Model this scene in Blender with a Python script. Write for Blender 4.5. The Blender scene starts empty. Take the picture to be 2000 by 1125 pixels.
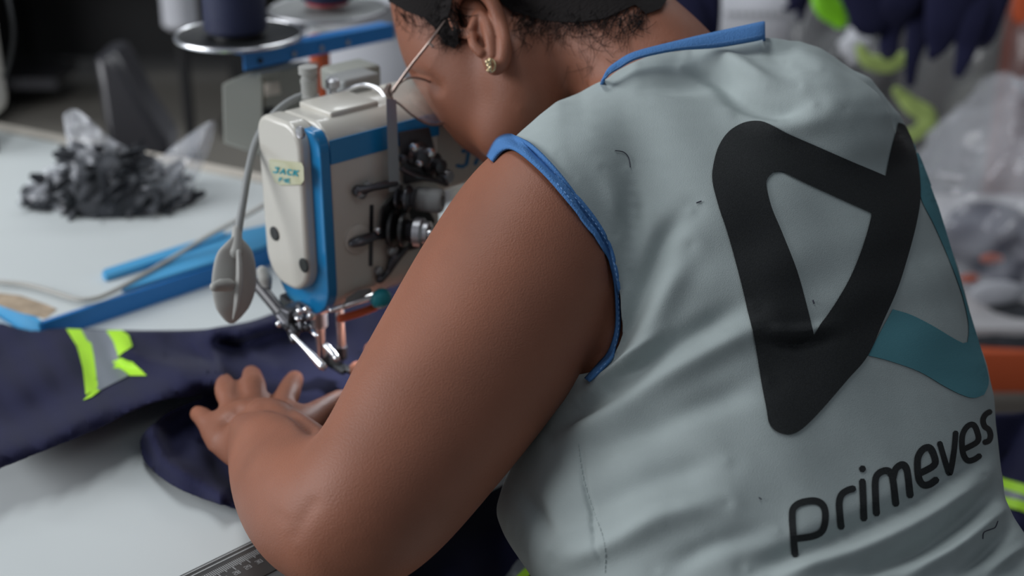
import bpy, bmesh, math, random
import numpy as np
from mathutils import Vector, Matrix
from mathutils.bvhtree import BVHTree

random.seed(7)
rng = np.random.default_rng(7)
scene = bpy.context.scene
COL = scene.collection

# ------------------------------------------------------------------ camera
FPX = 2778.0
PITCH = math.radians(24)
CAM = Vector((0, 0, 1.37))
RV = Vector((1, 0, 0)); UV = Vector((0, math.sin(PITCH), math.cos(PITCH))); FV = Vector((0, math.cos(PITCH), -math.sin(PITCH)))
cd = bpy.data.cameras.new('camera'); cam = bpy.data.objects.new('camera', cd); COL.objects.link(cam)
cam.location = CAM; cam.rotation_euler = (math.radians(90) - PITCH, 0, 0)
cd.lens = 50; cd.sensor_width = 36
cd.clip_start = 0.05
cd.dof.use_dof = True; cd.dof.focus_distance = 0.985; cd.dof.aperture_fstop = 4.0
scene.camera = cam
scene.view_settings.view_transform = 'Standard'; scene.view_settings.look = 'None'
scene.view_settings.gamma = 1.0; scene.view_settings.exposure = 0.12
scene.view_settings.use_curve_mapping = False

# ------------------------------------------------------------------ light
w = bpy.data.worlds.new('world'); scene.world = w; w.use_nodes = True
w.node_tree.nodes['Background'].inputs[0].default_value = (0.78, 0.86, 1.0, 1)
w.node_tree.nodes['Background'].inputs[1].default_value = 0.13

def area(name, loc, target, size, power, color):
    l = bpy.data.lights.new(name, 'AREA'); l.shape = 'RECTANGLE'; l.size, l.size_y = size
    l.energy = power; l.color = color
    o = bpy.data.objects.new(name, l); COL.objects.link(o); o.location = loc
    o.rotation_euler = (Vector(target) - Vector(loc)).to_track_quat('-Z', 'Y').to_euler()
    return o
area('window_daylight', (-3.2, 0.55, 2.2), (0, 1.1, 0.8), (2.6, 1.6), 92, (0.95, 0.97, 1.0))
area('tube_light_over_line', (-0.6, 1.6, 3.0), (-0.4, 1.6, 0), (1.6, 0.4), 16, (0.94, 0.98, 1.0))
area('tube_light_far', (0.6, 4.2, 3.0), (0.6, 4.2, 0), (2.4, 0.5), 30, (0.94, 0.98, 1.0))
area('tube_light_near', (0.9, -0.6, 2.8), (0.6, 0.9, 0.9), (1.6, 0.6), 3, (0.94, 0.98, 1.0))

# ------------------------------------------------------------------ pixel helpers
def P(x, y, d):
    x, y, d = float(x), float(y), float(d)
    return CAM + d * (RV * ((x - 1000) / FPX) + UV * ((562.5 - y) / FPX) + FV)
def ray(x, y):
    return (RV * ((x - 1000) / FPX) + UV * ((562.5 - y) / FPX) + FV)
def Z(x, y, z):
    v = ray(x, y); return CAM + v * ((z - CAM.z) / v.z)
def proj(p):
    q = Vector(p) - CAM; d = q.dot(FV)
    return 1000 + FPX * q.dot(RV) / d, 562.5 - FPX * q.dot(UV) / d, d

# ------------------------------------------------------------------ materials
def mat(name, col, rough=0.5, metal=0.0, bump=0.0, bscale=200, var=0.0, vscale=8, spec=0.5, sss=0.0, trans=0.0, alpha=1.0, coat=0.0, sheen=0.0, emis=0.0, stretch=None):
    m = bpy.data.materials.new(name); m.use_nodes = True
    nt = m.node_tree; b = nt.nodes['Principled BSDF']
    b.inputs['Base Color'].default_value = (*col, 1); b.inputs['Roughness'].default_value = rough
    b.inputs['Metallic'].default_value = metal; b.inputs['Specular IOR Level'].default_value = spec
    b.inputs['Transmission Weight'].default_value = trans; b.inputs['Alpha'].default_value = alpha
    b.inputs['Coat Weight'].default_value = coat; b.inputs['Sheen Weight'].default_value = sheen
    if sss:
        b.inputs['Subsurface Weight'].default_value = sss
        b.inputs['Subsurface Radius'].default_value = (1.0, 0.4, 0.2); b.inputs['Subsurface Scale'].default_value = 0.006
    tc = nt.nodes.new('ShaderNodeTexCoord'); src = tc.outputs['Object']
    if stretch:
        mp = nt.nodes.new('ShaderNodeMapping'); mp.inputs['Scale'].default_value = stretch
        nt.links.new(src, mp.inputs[0]); src = mp.outputs[0]
    if var:
        n = nt.nodes.new('ShaderNodeTexNoise'); n.inputs['Scale'].default_value = vscale; n.inputs['Detail'].default_value = 5
        nt.links.new(src, n.inputs['Vector'])
        r = nt.nodes.new('ShaderNodeMapRange'); r.inputs[1].default_value = 0.3; r.inputs[2].default_value = 0.7
        r.inputs[3].default_value = 1 - var; r.inputs[4].default_value = 1 + var
        nt.links.new(n.outputs[0], r.inputs[0])
        mx = nt.nodes.new('ShaderNodeVectorMath'); mx.operation = 'SCALE'; mx.inputs[0].default_value = col
        nt.links.new(r.outputs[0], mx.inputs['Scale']); nt.links.new(mx.outputs[0], b.inputs['Base Color'])
    if bump:
        n2 = nt.nodes.new('ShaderNodeTexNoise'); n2.inputs['Scale'].default_value = bscale; n2.inputs['Detail'].default_value = 3
        nt.links.new(src, n2.inputs['Vector'])
        bp = nt.nodes.new('ShaderNodeBump'); bp.inputs['Strength'].default_value = bump; bp.inputs['Distance'].default_value = 0.002
        nt.links.new(n2.outputs[0], bp.inputs['Height']); nt.links.new(bp.outputs[0], b.inputs['Normal'])
    return m
M = {}
M['skin'] = mat('skin', (0.275, 0.108, 0.064), 0.50, bump=0.22, bscale=800, var=0.12, vscale=14, sss=0.12, spec=0.36)
M['lip'] = mat('lip_skin', (0.30, 0.10, 0.08), 0.4)
M['hair'] = mat('black_hair', (0.009, 0.007, 0.007), 0.75, spec=0.15, bump=0.6, bscale=300, stretch=(1, 4, 1))
M['nail'] = mat('nail', (0.55, 0.33, 0.26), 0.3)
M['shirt'] = mat('grey_green_jersey', (0.365, 0.415, 0.412), 0.92, bump=0.22, bscale=1500, var=0.03, vscale=60, spec=0.15)
M['print_black'] = mat('black_print', (0.018, 0.020, 0.021), 0.7, bump=0.2, bscale=1600, var=0.25, vscale=900, spec=0.25)
M['print_teal'] = mat('teal_print', (0.085, 0.235, 0.275), 0.8, bump=0.15, bscale=1500, spec=0.15)
M['ribbing'] = mat('blue_ribbing', (0.075, 0.20, 0.45), 0.85, bump=0.5, bscale=900, stretch=(1, 1, 0.4), spec=0.15)
M['stitch'] = mat('blue_stitch', (0.20, 0.38, 0.68), 0.8)
M['thread'] = mat('dark_thread', (0.03, 0.03, 0.05), 0.8)
M['gold'] = mat('gold', (0.75, 0.62, 0.38), 0.25, 1.0)
M['wire'] = mat('bronze_wire', (0.30, 0.23, 0.20), 0.32, 0.85)
M['lens'] = mat('lens', (0.9, 0.93, 0.95), 0.03, trans=1.0, alpha=0.25)
M['cream'] = mat('cream_enamel', (0.60, 0.58, 0.52), 0.28, coat=0.3, var=0.03, vscale=5)
M['blue'] = mat('blue_enamel', (0.008, 0.20, 0.46), 0.3, coat=0.3)
M['teal'] = mat('teal_letter', (0.02, 0.30, 0.36), 0.4)
M['plaque'] = mat('plaque_yellow', (0.52, 0.52, 0.34), 0.25, coat=0.5)
M['chrome'] = mat('chrome', (0.88, 0.89, 0.92), 0.26, 1.0)
M['steel'] = mat('brushed_steel', (0.40, 0.40, 0.42), 0.38, 0.9)
M['dsteel'] = mat('dark_steel', (0.10, 0.10, 0.11), 0.35, 0.8)
M['blackp'] = mat('black_plastic', (0.012, 0.013, 0.014), 0.4)
M['greyp'] = mat('grey_plastic', (0.24, 0.25, 0.25), 0.5)
M['lampw'] = mat('lamp_housing', (0.36, 0.36, 0.34), 0.55, bump=0.15, bscale=60)
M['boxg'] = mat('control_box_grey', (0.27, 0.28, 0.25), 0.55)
M['orange'] = mat('orange_paint', (0.62, 0.11, 0.035), 0.5)
M['red'] = mat('red_plastic', (0.45, 0.02, 0.02), 0.4)
M['table'] = mat('white_laminate', (0.62, 0.66, 0.66), 0.38, var=0.03, vscale=3)
M['edgeblue'] = mat('blue_edging', (0.01, 0.18, 0.52), 0.45)
M['ltblue'] = mat('light_blue_plastic', (0.07, 0.36, 0.66), 0.4)
M['wornwood'] = mat('worn_wood', (0.40, 0.31, 0.22), 0.7, var=0.25, vscale=60)
M['creamstrip'] = mat('cream_strip', (0.60, 0.55, 0.48), 0.5)
M['navy'] = mat('navy_twill', (0.013, 0.014, 0.045), 0.85, bump=0.15, bscale=900, sheen=0.05, spec=0.2, var=0.12, vscale=12)
M['navycone'] = mat('navy_thread', (0.008, 0.014, 0.058), 0.6, bump=0.5, bscale=120, stretch=(0.5, 0.5, 12), sheen=0.08)
M['neon'] = mat('neon_tape', (0.42, 0.78, 0.03), 0.6)
M['neong'] = mat('neon_green', (0.30, 0.85, 0.02), 0.6)
M['reflect'] = mat('reflective_tape', (0.20, 0.22, 0.25), 0.45, bump=0.2, bscale=600)
M['film'] = mat('clear_film', (0.80, 0.82, 0.88), 0.10, alpha=0.30, spec=1.0, bump=1.0, bscale=25)
M['film2'] = mat('clear_film_heavy', (0.20, 0.205, 0.21), 0.25, alpha=0.55, spec=0.8, bump=1.0, bscale=14)
M['scrap'] = mat('black_scrap', (0.035, 0.038, 0.045), 0.8, bump=0.8, bscale=90, var=0.4, vscale=60)
M['floor'] = mat('floor_concrete', (0.22, 0.205, 0.18), 0.6, var=0.08, vscale=1.5)
M['wall'] = mat('wall_paint', (0.35, 0.35, 0.35), 0.9)
M['darkm'] = mat('dark_machine', (0.010, 0.010, 0.011), 0.6)
M['ledglass'] = mat('ruler_film', (0.07, 0.07, 0.068), 0.25)
M['white'] = mat('white_mark', (0.55, 0.57, 0.57), 0.5)
M['whitec'] = mat('white_cloth', (0.55, 0.56, 0.60), 0.85, var=0.05)
M['cable'] = mat('pale_cable', (0.42, 0.41, 0.38), 0.5)
M['vinyl'] = mat('black_vinyl', (0.028, 0.027, 0.032), 0.3)
M['yellow'] = mat('yellow_plastic', (0.65, 0.48, 0.02), 0.4)
M['led'] = mat('led', (1, 1, 1), 0.5)
M['led'].node_tree.nodes['Principled BSDF'].inputs['Emission Color'].default_value = (0.9, 0.95, 1, 1)
M['led'].node_tree.nodes['Principled BSDF'].inputs['Emission Strength'].default_value = 4
M['shelfw'] = mat('shelf_board', (0.50, 0.49, 0.50), 0.5)

# ------------------------------------------------------------------ mesh helpers
def V(a): return Vector(a)
def cr(pts, n=6, closed=False):
    """Catmull-Rom through tuples of numbers"""
    A = [np.array(p, float) for p in pts]; N = len(A); out = []
    rngi = range(N if closed else N - 1)
    for i in rngi:
        if closed: p0, p1, p2, p3 = A[(i-1) % N], A[i], A[(i+1) % N], A[(i+2) % N]
        else: p0, p1, p2, p3 = A[max(i-1, 0)], A[i], A[i+1], A[min(i+2, N-1)]
        for k in range(n):
            t = k / n
            out.append(0.5 * ((2*p1) + (-p0+p2)*t + (2*p0-5*p1+4*p2-p3)*t*t + (-p0+3*p1-3*p2+p3)*t**3))
    if not closed: out.append(A[-1])
    return out

class MB:
    def __init__(s): s.v = []; s.f = []
    def add(s, vs, fs):
        o = len(s.v); s.v += [tuple(v) for v in vs]; s.f += [tuple(i + o for i in f) for f in fs]; return s
    def box(s, c, sz, ax=None, bev=0.0):
        bm = bmesh.new(); bmesh.ops.create_cube(bm, size=1)
        for v in bm.verts: v.co = Vector((v.co.x*sz[0], v.co.y*sz[1], v.co.z*sz[2]))
        if bev: bmesh.ops.bevel(bm, geom=bm.edges[:] + bm.verts[:], offset=bev, segments=3, affect='EDGES', profile=0.5)
        s._bm(bm, c, ax); return s
    def _bm(s, bm, c, ax=None):
        bm.verts.index_update(); c = V(c)
        if ax: X, Y, Zz = [V(a) for a in ax]
        else: X, Y, Zz = V((1,0,0)), V((0,1,0)), V((0,0,1))
        s.add([c + X*v.co.x + Y*v.co.y + Zz*v.co.z for v in bm.verts], [[v.index for v in f.verts] for f in bm.faces]); bm.free()
    def tube(s, pts, rad, seg=16, n=6, smooth=True, caps=True, flat=1.0, up=None):
        rad = [rad]*len(pts) if not hasattr(rad, '__len__') else rad
        data = [(*p, r) for p, r in zip(pts, rad)]
        if smooth and len(data) > 2: data = cr(data, n)
        C_ = [Vector(d[:3]) for d in data]; R_ = [max(d[3], 1e-5) for d in data]
        rings = []; T0 = (C_[1]-C_[0]).normalized()
        N0 = (V(up) - T0*T0.dot(V(up))).normalized() if up is not None else T0.orthogonal().normalized()
        cap = []
        K = len(C_)
        seq = []
        if caps:
            for a in (80, 55, 28):
                a = math.radians(a); seq.append((C_[0] - T0*R_[0]*math.sin(a), R_[0]*math.cos(a), T0))
        for i in range(K):
            T = (C_[min(i+1, K-1)] - C_[max(i-1, 0)]).normalized(); seq.append((C_[i], R_[i], T))
        TK = (C_[-1]-C_[-2]).normalized()
        if caps:
            for a in (28, 55, 80):
                a = math.radians(a); seq.append((C_[-1] + TK*R_[-1]*math.sin(a), R_[-1]*math.cos(a), TK))
        vs = []; Np = N0
        for c, r, T in seq:
            Np = (Np - T*T.dot(Np)).normalized(); B = T.cross(Np)
            for k in range(seg):
                a = 2*math.pi*k/seg; vs.append(c + Np*(r*math.cos(a)) + B*(r*flat*math.sin(a)))
        fs = []
        for i in range(len(seq)-1):
            for k in range(seg):
                fs.append((i*seg+k, i*seg+(k+1) % seg, (i+1)*seg+(k+1) % seg, (i+1)*seg+k))
        fs.append(tuple(range(seg))[::-1]); L = (len(seq)-1)*seg; fs.append(tuple(L+k for k in range(seg)))
        return s.add(vs, fs)
    def cyl(s, a, b, r, r2=None, seg=24):
        a, b = V(a), V(b); T = (b-a).normalized(); N_ = T.orthogonal().normalized(); B = T.cross(N_); r2 = r if r2 is None else r2
        vs = [c + N_*(q*math.cos(2*math.pi*k/seg)) + B*(q*math.sin(2*math.pi*k/seg)) for c, q in ((a, r), (b, r2)) for k in range(seg)]
        fs = [(k, (k+1) % seg, seg+(k+1) % seg, seg+k) for k in range(seg)] + [tuple(range(seg))[::-1], tuple(range(seg, 2*seg))]
        return s.add(vs, fs)
    def lathe(s, c, prof, ax=(0,0,1), seg=40):
        """prof list of (r, h) from bottom to top along ax"""
        T = V(ax).normalized(); N_ = T.orthogonal().normalized(); B = T.cross(N_); c = V(c)
        vs = [c + T*h + N_*(r*math.cos(2*math.pi*k/seg)) + B*(r*math.sin(2*math.pi*k/seg)) for r, h in prof for k in range(seg)]
        fs = [(i*seg+k, i*seg+(k+1) % seg, (i+1)*seg+(k+1) % seg, (i+1)*seg+k) for i in range(len(prof)-1) for k in range(seg)]
        fs += [tuple(range(seg))[::-1], tuple((len(prof)-1)*seg+k for k in range(seg))]
        return s.add(vs, fs)
    def ell(s, c, r, ax=None, sub=3):
        bm = bmesh.new(); bmesh.ops.create_icosphere(bm, subdivisions=sub, radius=1)
        for v in bm.verts: v.co = Vector((v.co.x*r[0], v.co.y*r[1], v.co.z*r[2]))
        s._bm(bm, c, ax); return s
    def prism(s, poly, fn, h0, h1):
        """poly 2D outline (ccw); fn(a, b, h) -> world"""
        n = len(poly)
        vs = [fn(a, b, h0) for a, b in poly] + [fn(a, b, h1) for a, b in poly]
        fs = [tuple(range(n))[::-1], tuple(range(n, 2*n))] + [(k, (k+1) % n, n+(k+1) % n, n+k) for k in range(n)]
        return s.add(vs, fs)
    def loft(s, rings, caps=True):
        n = len(rings[0]); vs = [v for r in rings for v in r]
        fs = [(i*n+k, i*n+(k+1) % n, (i+1)*n+(k+1) % n, (i+1)*n+k) for i in range(len(rings)-1) for k in range(n)]
        if caps: fs += [tuple(range(n))[::-1], tuple((len(rings)-1)*n+k for k in range(n))]
        return s.add(vs, fs)
    def sheet(s, grid):
        R_, C_ = len(grid), len(grid[0]); vs = [p for row in grid for p in row]
        return s.add(vs, [(i*C_+j, i*C_+j+1, (i+1)*C_+j+1, (i+1)*C_+j) for i in range(R_-1) for j in range(C_-1)])

def rrect(w_, h_, r, n=6, cx=0, cy=0):
    r = r if hasattr(r, '__len__') else (r,)*4; out = []
    for (sx, sy, a0, rr) in ((1, -1, -90, r[0]), (1, 1, 0, r[1]), (-1, 1, 90, r[2]), (-1, -1, 180, r[3])):
        for k in range(n+1):
            a = math.radians(a0 + 90*k/n)
            out.append((cx + sx*(w_/2-rr) + rr*math.cos(a), cy + sy*(h_/2-rr) + rr*math.sin(a)))
    return out

def link(name, mesh, material, parent=None, smooth=None):
    for p in mesh.polygons: p.use_smooth = True
    o = bpy.data.objects.new(name, mesh); COL.objects.link(o)
    mesh.materials.clear(); mesh.materials.append(material)
    return o
def obj(name, mb, material, parent=None, angle=40, solid=0, bevel=0, sub=0):
    base = V((0,0,0)); pp = parent
    while pp is not None: base += pp.location; pp = pp.parent
    vs = mb.v
    me = bpy.data.meshes.new(name)
    origin = V((0,0,0))
    if parent is None:
        A = np.array(vs); origin = V(((A[:,0].min()+A[:,0].max())/2, (A[:,1].min()+A[:,1].max())/2, A[:,2].min()))
    off = base + origin
    me.from_pydata([(v[0]-off.x, v[1]-off.y, v[2]-off.z) for v in vs], [], mb.f); me.validate(); 
    bm = bmesh.new(); bm.from_mesh(me)
    if angle is not None and angle < 179 and not solid: bmesh.ops.recalc_face_normals(bm, faces=bm.faces[:])
    for f in bm.faces: f.smooth = True
    if angle is not None:
        for e in bm.edges:
            if len(e.link_faces) == 2 and e.calc_face_angle(0) > math.radians(angle): e.smooth = False
    bm.to_mesh(me); bm.free()
    me.materials.append(material)
    o = bpy.data.objects.new(name, me); COL.objects.link(o)
    o.location = origin
    if parent: o.parent = parent
    if solid: md = o.modifiers.new('solid', 'SOLIDIFY'); md.thickness = solid; md.offset = 0
    if bevel:
        md = o.modifiers.new('bev', 'BEVEL'); md.width = bevel; md.segments = 3; md.limit_method = 'ANGLE'; md.angle_limit = math.radians(50)
        md.harden_normals = False
    if sub: md = o.modifiers.new('sub', 'SUBSURF'); md.levels = md.render_levels = sub
    return o
def thing(name, label, cat, loc=(0,0,0), group=None):
    o = bpy.data.objects.new(name, None); COL.objects.link(o); o.location = loc; o.empty_display_size = 0.05
    return tag(o, label, cat, group)
def tag(o, label=None, cat=None, group=None, kind=None):
    if label: o['label'] = label
    if cat: o['category'] = cat
    if group: o['group'] = group
    if kind: o['kind'] = kind
    return o
def struct(o): o['kind'] = 'structure'; return o

def remesh(mb, voxel, smooth=6, fac=0.5, sub=0):
    me = bpy.data.meshes.new('t'); me.from_pydata(mb.v, [], mb.f)
    bm = bmesh.new(); bm.from_mesh(me)
    bmesh.ops.recalc_face_normals(bm, faces=bm.faces[:]); bm.to_mesh(me); bm.free()
    o = bpy.data.objects.new('t', me); COL.objects.link(o)
    r = o.modifiers.new('r', 'REMESH'); r.mode = 'VOXEL'; r.voxel_size = voxel
    if smooth: sm = o.modifiers.new('s', 'SMOOTH'); sm.iterations = smooth; sm.factor = fac
    if sub: ss = o.modifiers.new('ss', 'SUBSURF'); ss.levels = ss.render_levels = sub
    dg = bpy.context.evaluated_depsgraph_get(); ev = o.evaluated_get(dg)
    out = bpy.data.meshes.new_from_object(ev)
    bpy.data.objects.remove(o); bpy.data.meshes.remove(me)
    return out
def arr(me):
    a = np.empty(len(me.vertices)*3); me.vertices.foreach_get('co', a); return a.reshape(-1, 3)
def narr(me):
    a = np.empty(len(me.vertices)*3); me.vertex_normals.foreach_get('vector', a); return a.reshape(-1, 3)
def setarr(me, a): me.vertices.foreach_set('co', a.reshape(-1)); me.update()
CN = np.array(CAM); RN = np.array(RV); UN = np.array(UV); FN = np.array(FV)
def projn(a):
    q = a - CN; d = q @ FN
    return 1000 + FPX*(q @ RN)/d, 562.5 - FPX*(q @ UN)/d, d
def seg_dist(px, py, poly):
    """distance to polyline"""
    best = np.full(px.shape, 1e9)
    for (x0, y0), (x1, y1) in zip(poly[:-1], poly[1:]):
        dx, dy = x1-x0, y1-y0; L = dx*dx+dy*dy+1e-9
        t = np.clip(((px-x0)*dx+(py-y0)*dy)/L, 0, 1)
        best = np.minimum(best, np.hypot(px-x0-t*dx, py-y0-t*dy))
    return best
def inpoly(px, py, poly):
    c = np.zeros(px.shape, bool); n = len(poly)
    for i in range(n):
        x0, y0 = poly[i]; x1, y1 = poly[(i+1) % n]
        if y0 == y1: continue
        cond = ((y0 > py) != (y1 > py)) & (px < (x1-x0)*(py-y0)/(y1-y0)+x0)
        c ^= cond
    return c
def inset_bvh(objs):
    vs = []; fs = []
    for o in objs:
        b = V((0,0,0)); q = o
        while q is not None: b += q.location; q = q.parent
        n0 = len(vs); vs += [v.co + b for v in o.data.vertices]; fs += [[n0+i for i in p.vertices] for p in o.data.polygons]
    return BVHTree.FromPolygons(vs, fs)
def hit(bvh, x, y):
    v = ray(x, y).normalized(); r = bvh.ray_cast(CAM, v)
    return r[0], r[1]
def decal_mb(polys, bvh, off=0.0012, step=9, holes=(), wrap=None):
    """print of flat pixel outlines laid on a surface"""
    mb = MB()
    for poly in polys:
        bm = bmesh.new()
        loops = [poly] + list(holes); edges = []
        for lp in loops:
            vs = [bm.verts.new((x, y, 0)) for x, y in lp]
            edges += [bm.edges.new((vs[i], vs[(i+1) % len(vs)])) for i in range(len(vs))]
        bmesh.ops.triangle_fill(bm, edges=edges, use_beauty=True, use_dissolve=False)
        xs = [v.co.x for v in bm.verts]; ys = [v.co.y for v in bm.verts]
        x = min(xs) + step/2
        while x < max(xs):
            bmesh.ops.bisect_plane(bm, geom=bm.verts[:]+bm.edges[:]+bm.faces[:], plane_co=(x, 0, 0), plane_no=(1, 0, 0)); x += step
        y = min(ys) + step/2
        while y < max(ys):
            bmesh.ops.bisect_plane(bm, geom=bm.verts[:]+bm.edges[:]+bm.faces[:], plane_co=(0, y, 0), plane_no=(0, 1, 0)); y += step
        bm.verts.index_update(); vv = []; ok = []
        for v in bm.verts:
            h, n = hit(bvh, v.co.x, v.co.y)
            if h is None:
                q = None
                if wrap is not None:
                    r = bvh.find_nearest(P(v.co.x, v.co.y, wrap), 0.12)
                    if r[0] is not None:
                        r = bvh.find_nearest(P(v.co.x, v.co.y, proj(r[0])[2]), 0.12); X_, Y_, _d = proj(r[0])
                        if math.hypot(X_-v.co.x, Y_-v.co.y) < 28: q = r
                if q: vv.append(q[0] + q[1]*off*(1 if q[1].dot(CAM-q[0]) > -0.5 else 1)); ok.append(True)
                else: vv.append((0,0,0)); ok.append(False)
            else:
                d = n if n.dot(CAM - h) > 0 else -n
                d = (d*2 + (CAM - h).normalized()).normalized()
                vv.append(h + d*off); ok.append(True)
        fs = [[v.index for v in f.verts] for f in bm.faces if all(ok[v.index] for v in f.verts)]
        # drop stretched faces over depth steps
        used = sorted({i for f in fs for i in f}); mp = {i: k for k, i in enumerate(used)}
        mb.add([vv[i] for i in used], [[mp[i] for i in f] for f in fs]); bm.free()
    return mb
def stroke(pts, wd, n=4, smooth=True, cap=True):
    """outline polygon of a 2D stroke"""
    q = cr(pts, n) if smooth and len(pts) > 2 else [np.array(p, float) for p in pts]
    L = []; R_ = []
    for i, p in enumerate(q):
        t = q[min(i+1, len(q)-1)] - q[max(i-1, 0)]; t = t/(np.linalg.norm(t)+1e-9); nn = np.array((-t[1], t[0]))*wd/2
        L.append(p+nn); R_.append(p-nn)
    if cap:
        t = q[-1]-q[-2]; t = t/np.linalg.norm(t); L.append(q[-1] + t*wd*0.35 + (L[-1]-q[-1])*0.5); R_.append(q[-1] + t*wd*0.35 + (R_[-1]-q[-1])*0.5)
        t = q[0]-q[1]; t = t/np.linalg.norm(t); L.insert(0, q[0] + t*wd*0.35 + (L[0]-q[0])*0.5); R_.insert(0, q[0] + t*wd*0.35 + (R_[0]-q[0])*0.5)
    return L, R_
def stroke_strip(mb, pts, wd, fn, n=4, smooth=True):
    L, R_ = stroke(pts, wd, n, smooth)
    a = [fn(p) for p in L]; b = [fn(p) for p in R_]
    ok = [x is not None and y is not None for x, y in zip(a, b)]
    for i in range(len(a)-1):
        if ok[i] and ok[i+1]: mb.add([a[i], a[i+1], b[i+1], b[i]], [(0, 1, 2, 3)])
    return mb

# ------------------------------------------------------------------ the room
fl = MB().box((0, 4.0, -0.05), (14, 14, 0.1)); struct(obj('floor', fl, M['floor']))
struct(obj('wall_back', MB().box((0, 9.5, 1.6), (14, 0.2, 3.4)), M['wall']))
struct(obj('wall_right', MB().box((5.5, 4.0, 1.6), (0.2, 11, 3.4)), M['wall']))

# ------------------------------------------------------------------ tables (edges run at 45 degrees to the view)
TH = math.radians(45)
A_ = Vector((math.cos(TH), math.sin(TH), 0)); B_ = Vector((-math.sin(TH), math.cos(TH), 0)); ZV = Vector((0, 0, 1))
T1, T2 = 0.750, 0.770
def slab(c0, la, lb, z, th, m, name, parent, bev=0.002):
    c = c0 + A_*(la/2) + B_*(lb/2); c = Vector((c.x, c.y, z - th/2))
    return obj(name, MB().box(c, (la, lb, th), (A_, B_, ZV), bev), m, parent, bevel=0)
corner = Z(80, 630, T2); corner.z = 0
ruler0 = Z(355, 1125, T1); ruler0.z = 0
front_off = (ruler0 - corner).dot(B_)          # line of the front ruler, in B
# machine table
mt = thing('sewing_table', 'white laminate sewing table carrying the sewing machine and navy garment', 'table', (corner.x, corner.y, 0))
w1 = -(front_off) + 0.045
f0 = front_off - 0.045
obj('tabletop', MB().prism([(-0.9, f0), (0.62, f0), (0.62, 0), (-0.004, 0), (-0.004, 0.5), (-0.9, 0.5)], lambda a, b, h: corner + A_*a + B_*b + ZV*h, T1-0.03, T1), M['table'], mt, bevel=0.002)
for a, b in ((-0.8, front_off+0.05), (0.55, front_off+0.05), (-0.8, -0.08), (0.55, -0.08)):
    c = corner + A_*a + B_*b; obj('leg', MB().box((c.x, c.y, 0.36), (0.04, 0.04, 0.72), (A_, B_, ZV)), M['steel'], mt)
# far table, a little higher, blue edging
ft = thing('cutting_table', 'higher white table with blue edging behind the sewing machine', 'table', (corner.x, corner.y, 0))
e1 = Z(510, 350, T2); e2 = Z(0, 250, T2)
ea, eb = (e1-corner).dot(A_), (e1-corner).dot(B_); sl_ = ((e2-corner).dot(A_)-ea)/((e2-corner).dot(B_)-eb)
def EA(b): return ea + sl_*(b-eb)
def TB(a, b, h): return corner + A_*a + B_*b + ZV*h
LB = 1.15
obj('tabletop', MB().prism([(0.003, 0.003), (EA(0.0), 0.003), (EA(LB), LB), (0.003, LB)], TB, T2-0.028, T2), M['table'], ft, bevel=0.002)
obj('edge_strip', MB().box(corner + A_*(EA(0)/2) + ZV*(T2-0.0143), (EA(0), 0.005, 0.029), (A_, B_, ZV)), M['edgeblue'], ft)
obj('edge_strip', MB().box(corner + B_*(LB/2) + ZV*(T2-0.0143), (0.005, LB, 0.029), (A_, B_, ZV)), M['ltblue'], ft)
obj('rear_strip', MB().prism([(EA(0.0)-0.012, 0.003), (EA(0.0)+0.010, 0.003), (EA(LB)+0.010, LB), (EA(LB)-0.012, LB)], TB, T2-0.02, T2+0.003), M['creamstrip'], ft)
for a, b in ((0.06, 0.05), (0.32, 0.05), (0.06, LB-0.05)):
    c = corner + A_*a + B_*b; obj('leg', MB().box((c.x, c.y, 0.371), (0.04, 0.04, 0.742), (A_, B_, ZV)), M['steel'], ft)
wp = [(88, 622), (112, 604), (90, 594), (40, 577), (0, 572), (-20, 574), (-20, 590), (0, 597), (40, 611)]
obj('worn_patch', MB().add([Z(x, y, T2+0.0004) for x, y in wp], [tuple(range(len(wp)))]), M['wornwood'], ft)
# blue strip board
bs = MB(); 
pl = [(238, 573), (515, 487), (560, 466), (560, 425), (515, 446), (440, 462), (330, 502)]
bs.prism([(p[0], p[1]) for p in pl], lambda a, b, h: Z(a, b, T2 + 0.0005) + ZV*h, 0, 0.004)
pl2 = [(208, 550), (330, 513), (440, 470), (440, 462), (330, 497), (205, 537), (200, 544)]
bs.prism(pl2, lambda a, b, h: Z(a, b, T2 + 0.0005) + ZV*h, 0, 0.007)
tag(obj('plastic_strip', bs, M['ltblue'], bevel=0.0008), 'light blue plastic strip lying along the blue table edge', 'strip')

# ruler along the front edge
rl = thing('ruler', 'dark measuring ruler with pale ticks along the front table edge', 'ruler', tuple(Z(430, 1095, T1)))
r0 = Z(355, 1125, T1); r0 = r0 - A_*0.25
RWD = 0.044
def RL(a, b, h=0): return r0 + A_*a - B_*b + ZV*(T1 - r0.z + h)
obj('blade', MB().prism([(0, RWD), (0.75, RWD), (0.75, 0), (0, 0)], lambda a, b, h: RL(a, b, h), 0.0, 0.0012), M['ledglass'], rl, bevel=0.0003)
tk = MB()
for i in range(int(0.7/0.0016)):
    a = i*0.0016
    if 0.18 < a < 0.40:
        L = 0.011 if i % 8 == 0 else (0.0085 if i % 4 == 0 else 0.0065)
        tk.add([RL(a, 0.0125, 0.0015), RL(a+0.0005, 0.0125, 0.0015), RL(a+0.0005, 0.0125+L, 0.0015), RL(a, 0.0125+L, 0.0015)], [(0, 1, 2, 3)])
for b0 in (0.002, 0.0065):
    tk.add([RL(0.18, b0, 0.0015), RL(0.40, b0, 0.0015), RL(0.40, b0+0.0009, 0.0015), RL(0.18, b0+0.0009, 0.0015)], [(0, 1, 2, 3)])
obj('ticks', tk, M['white'], rl, angle=180)
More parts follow.
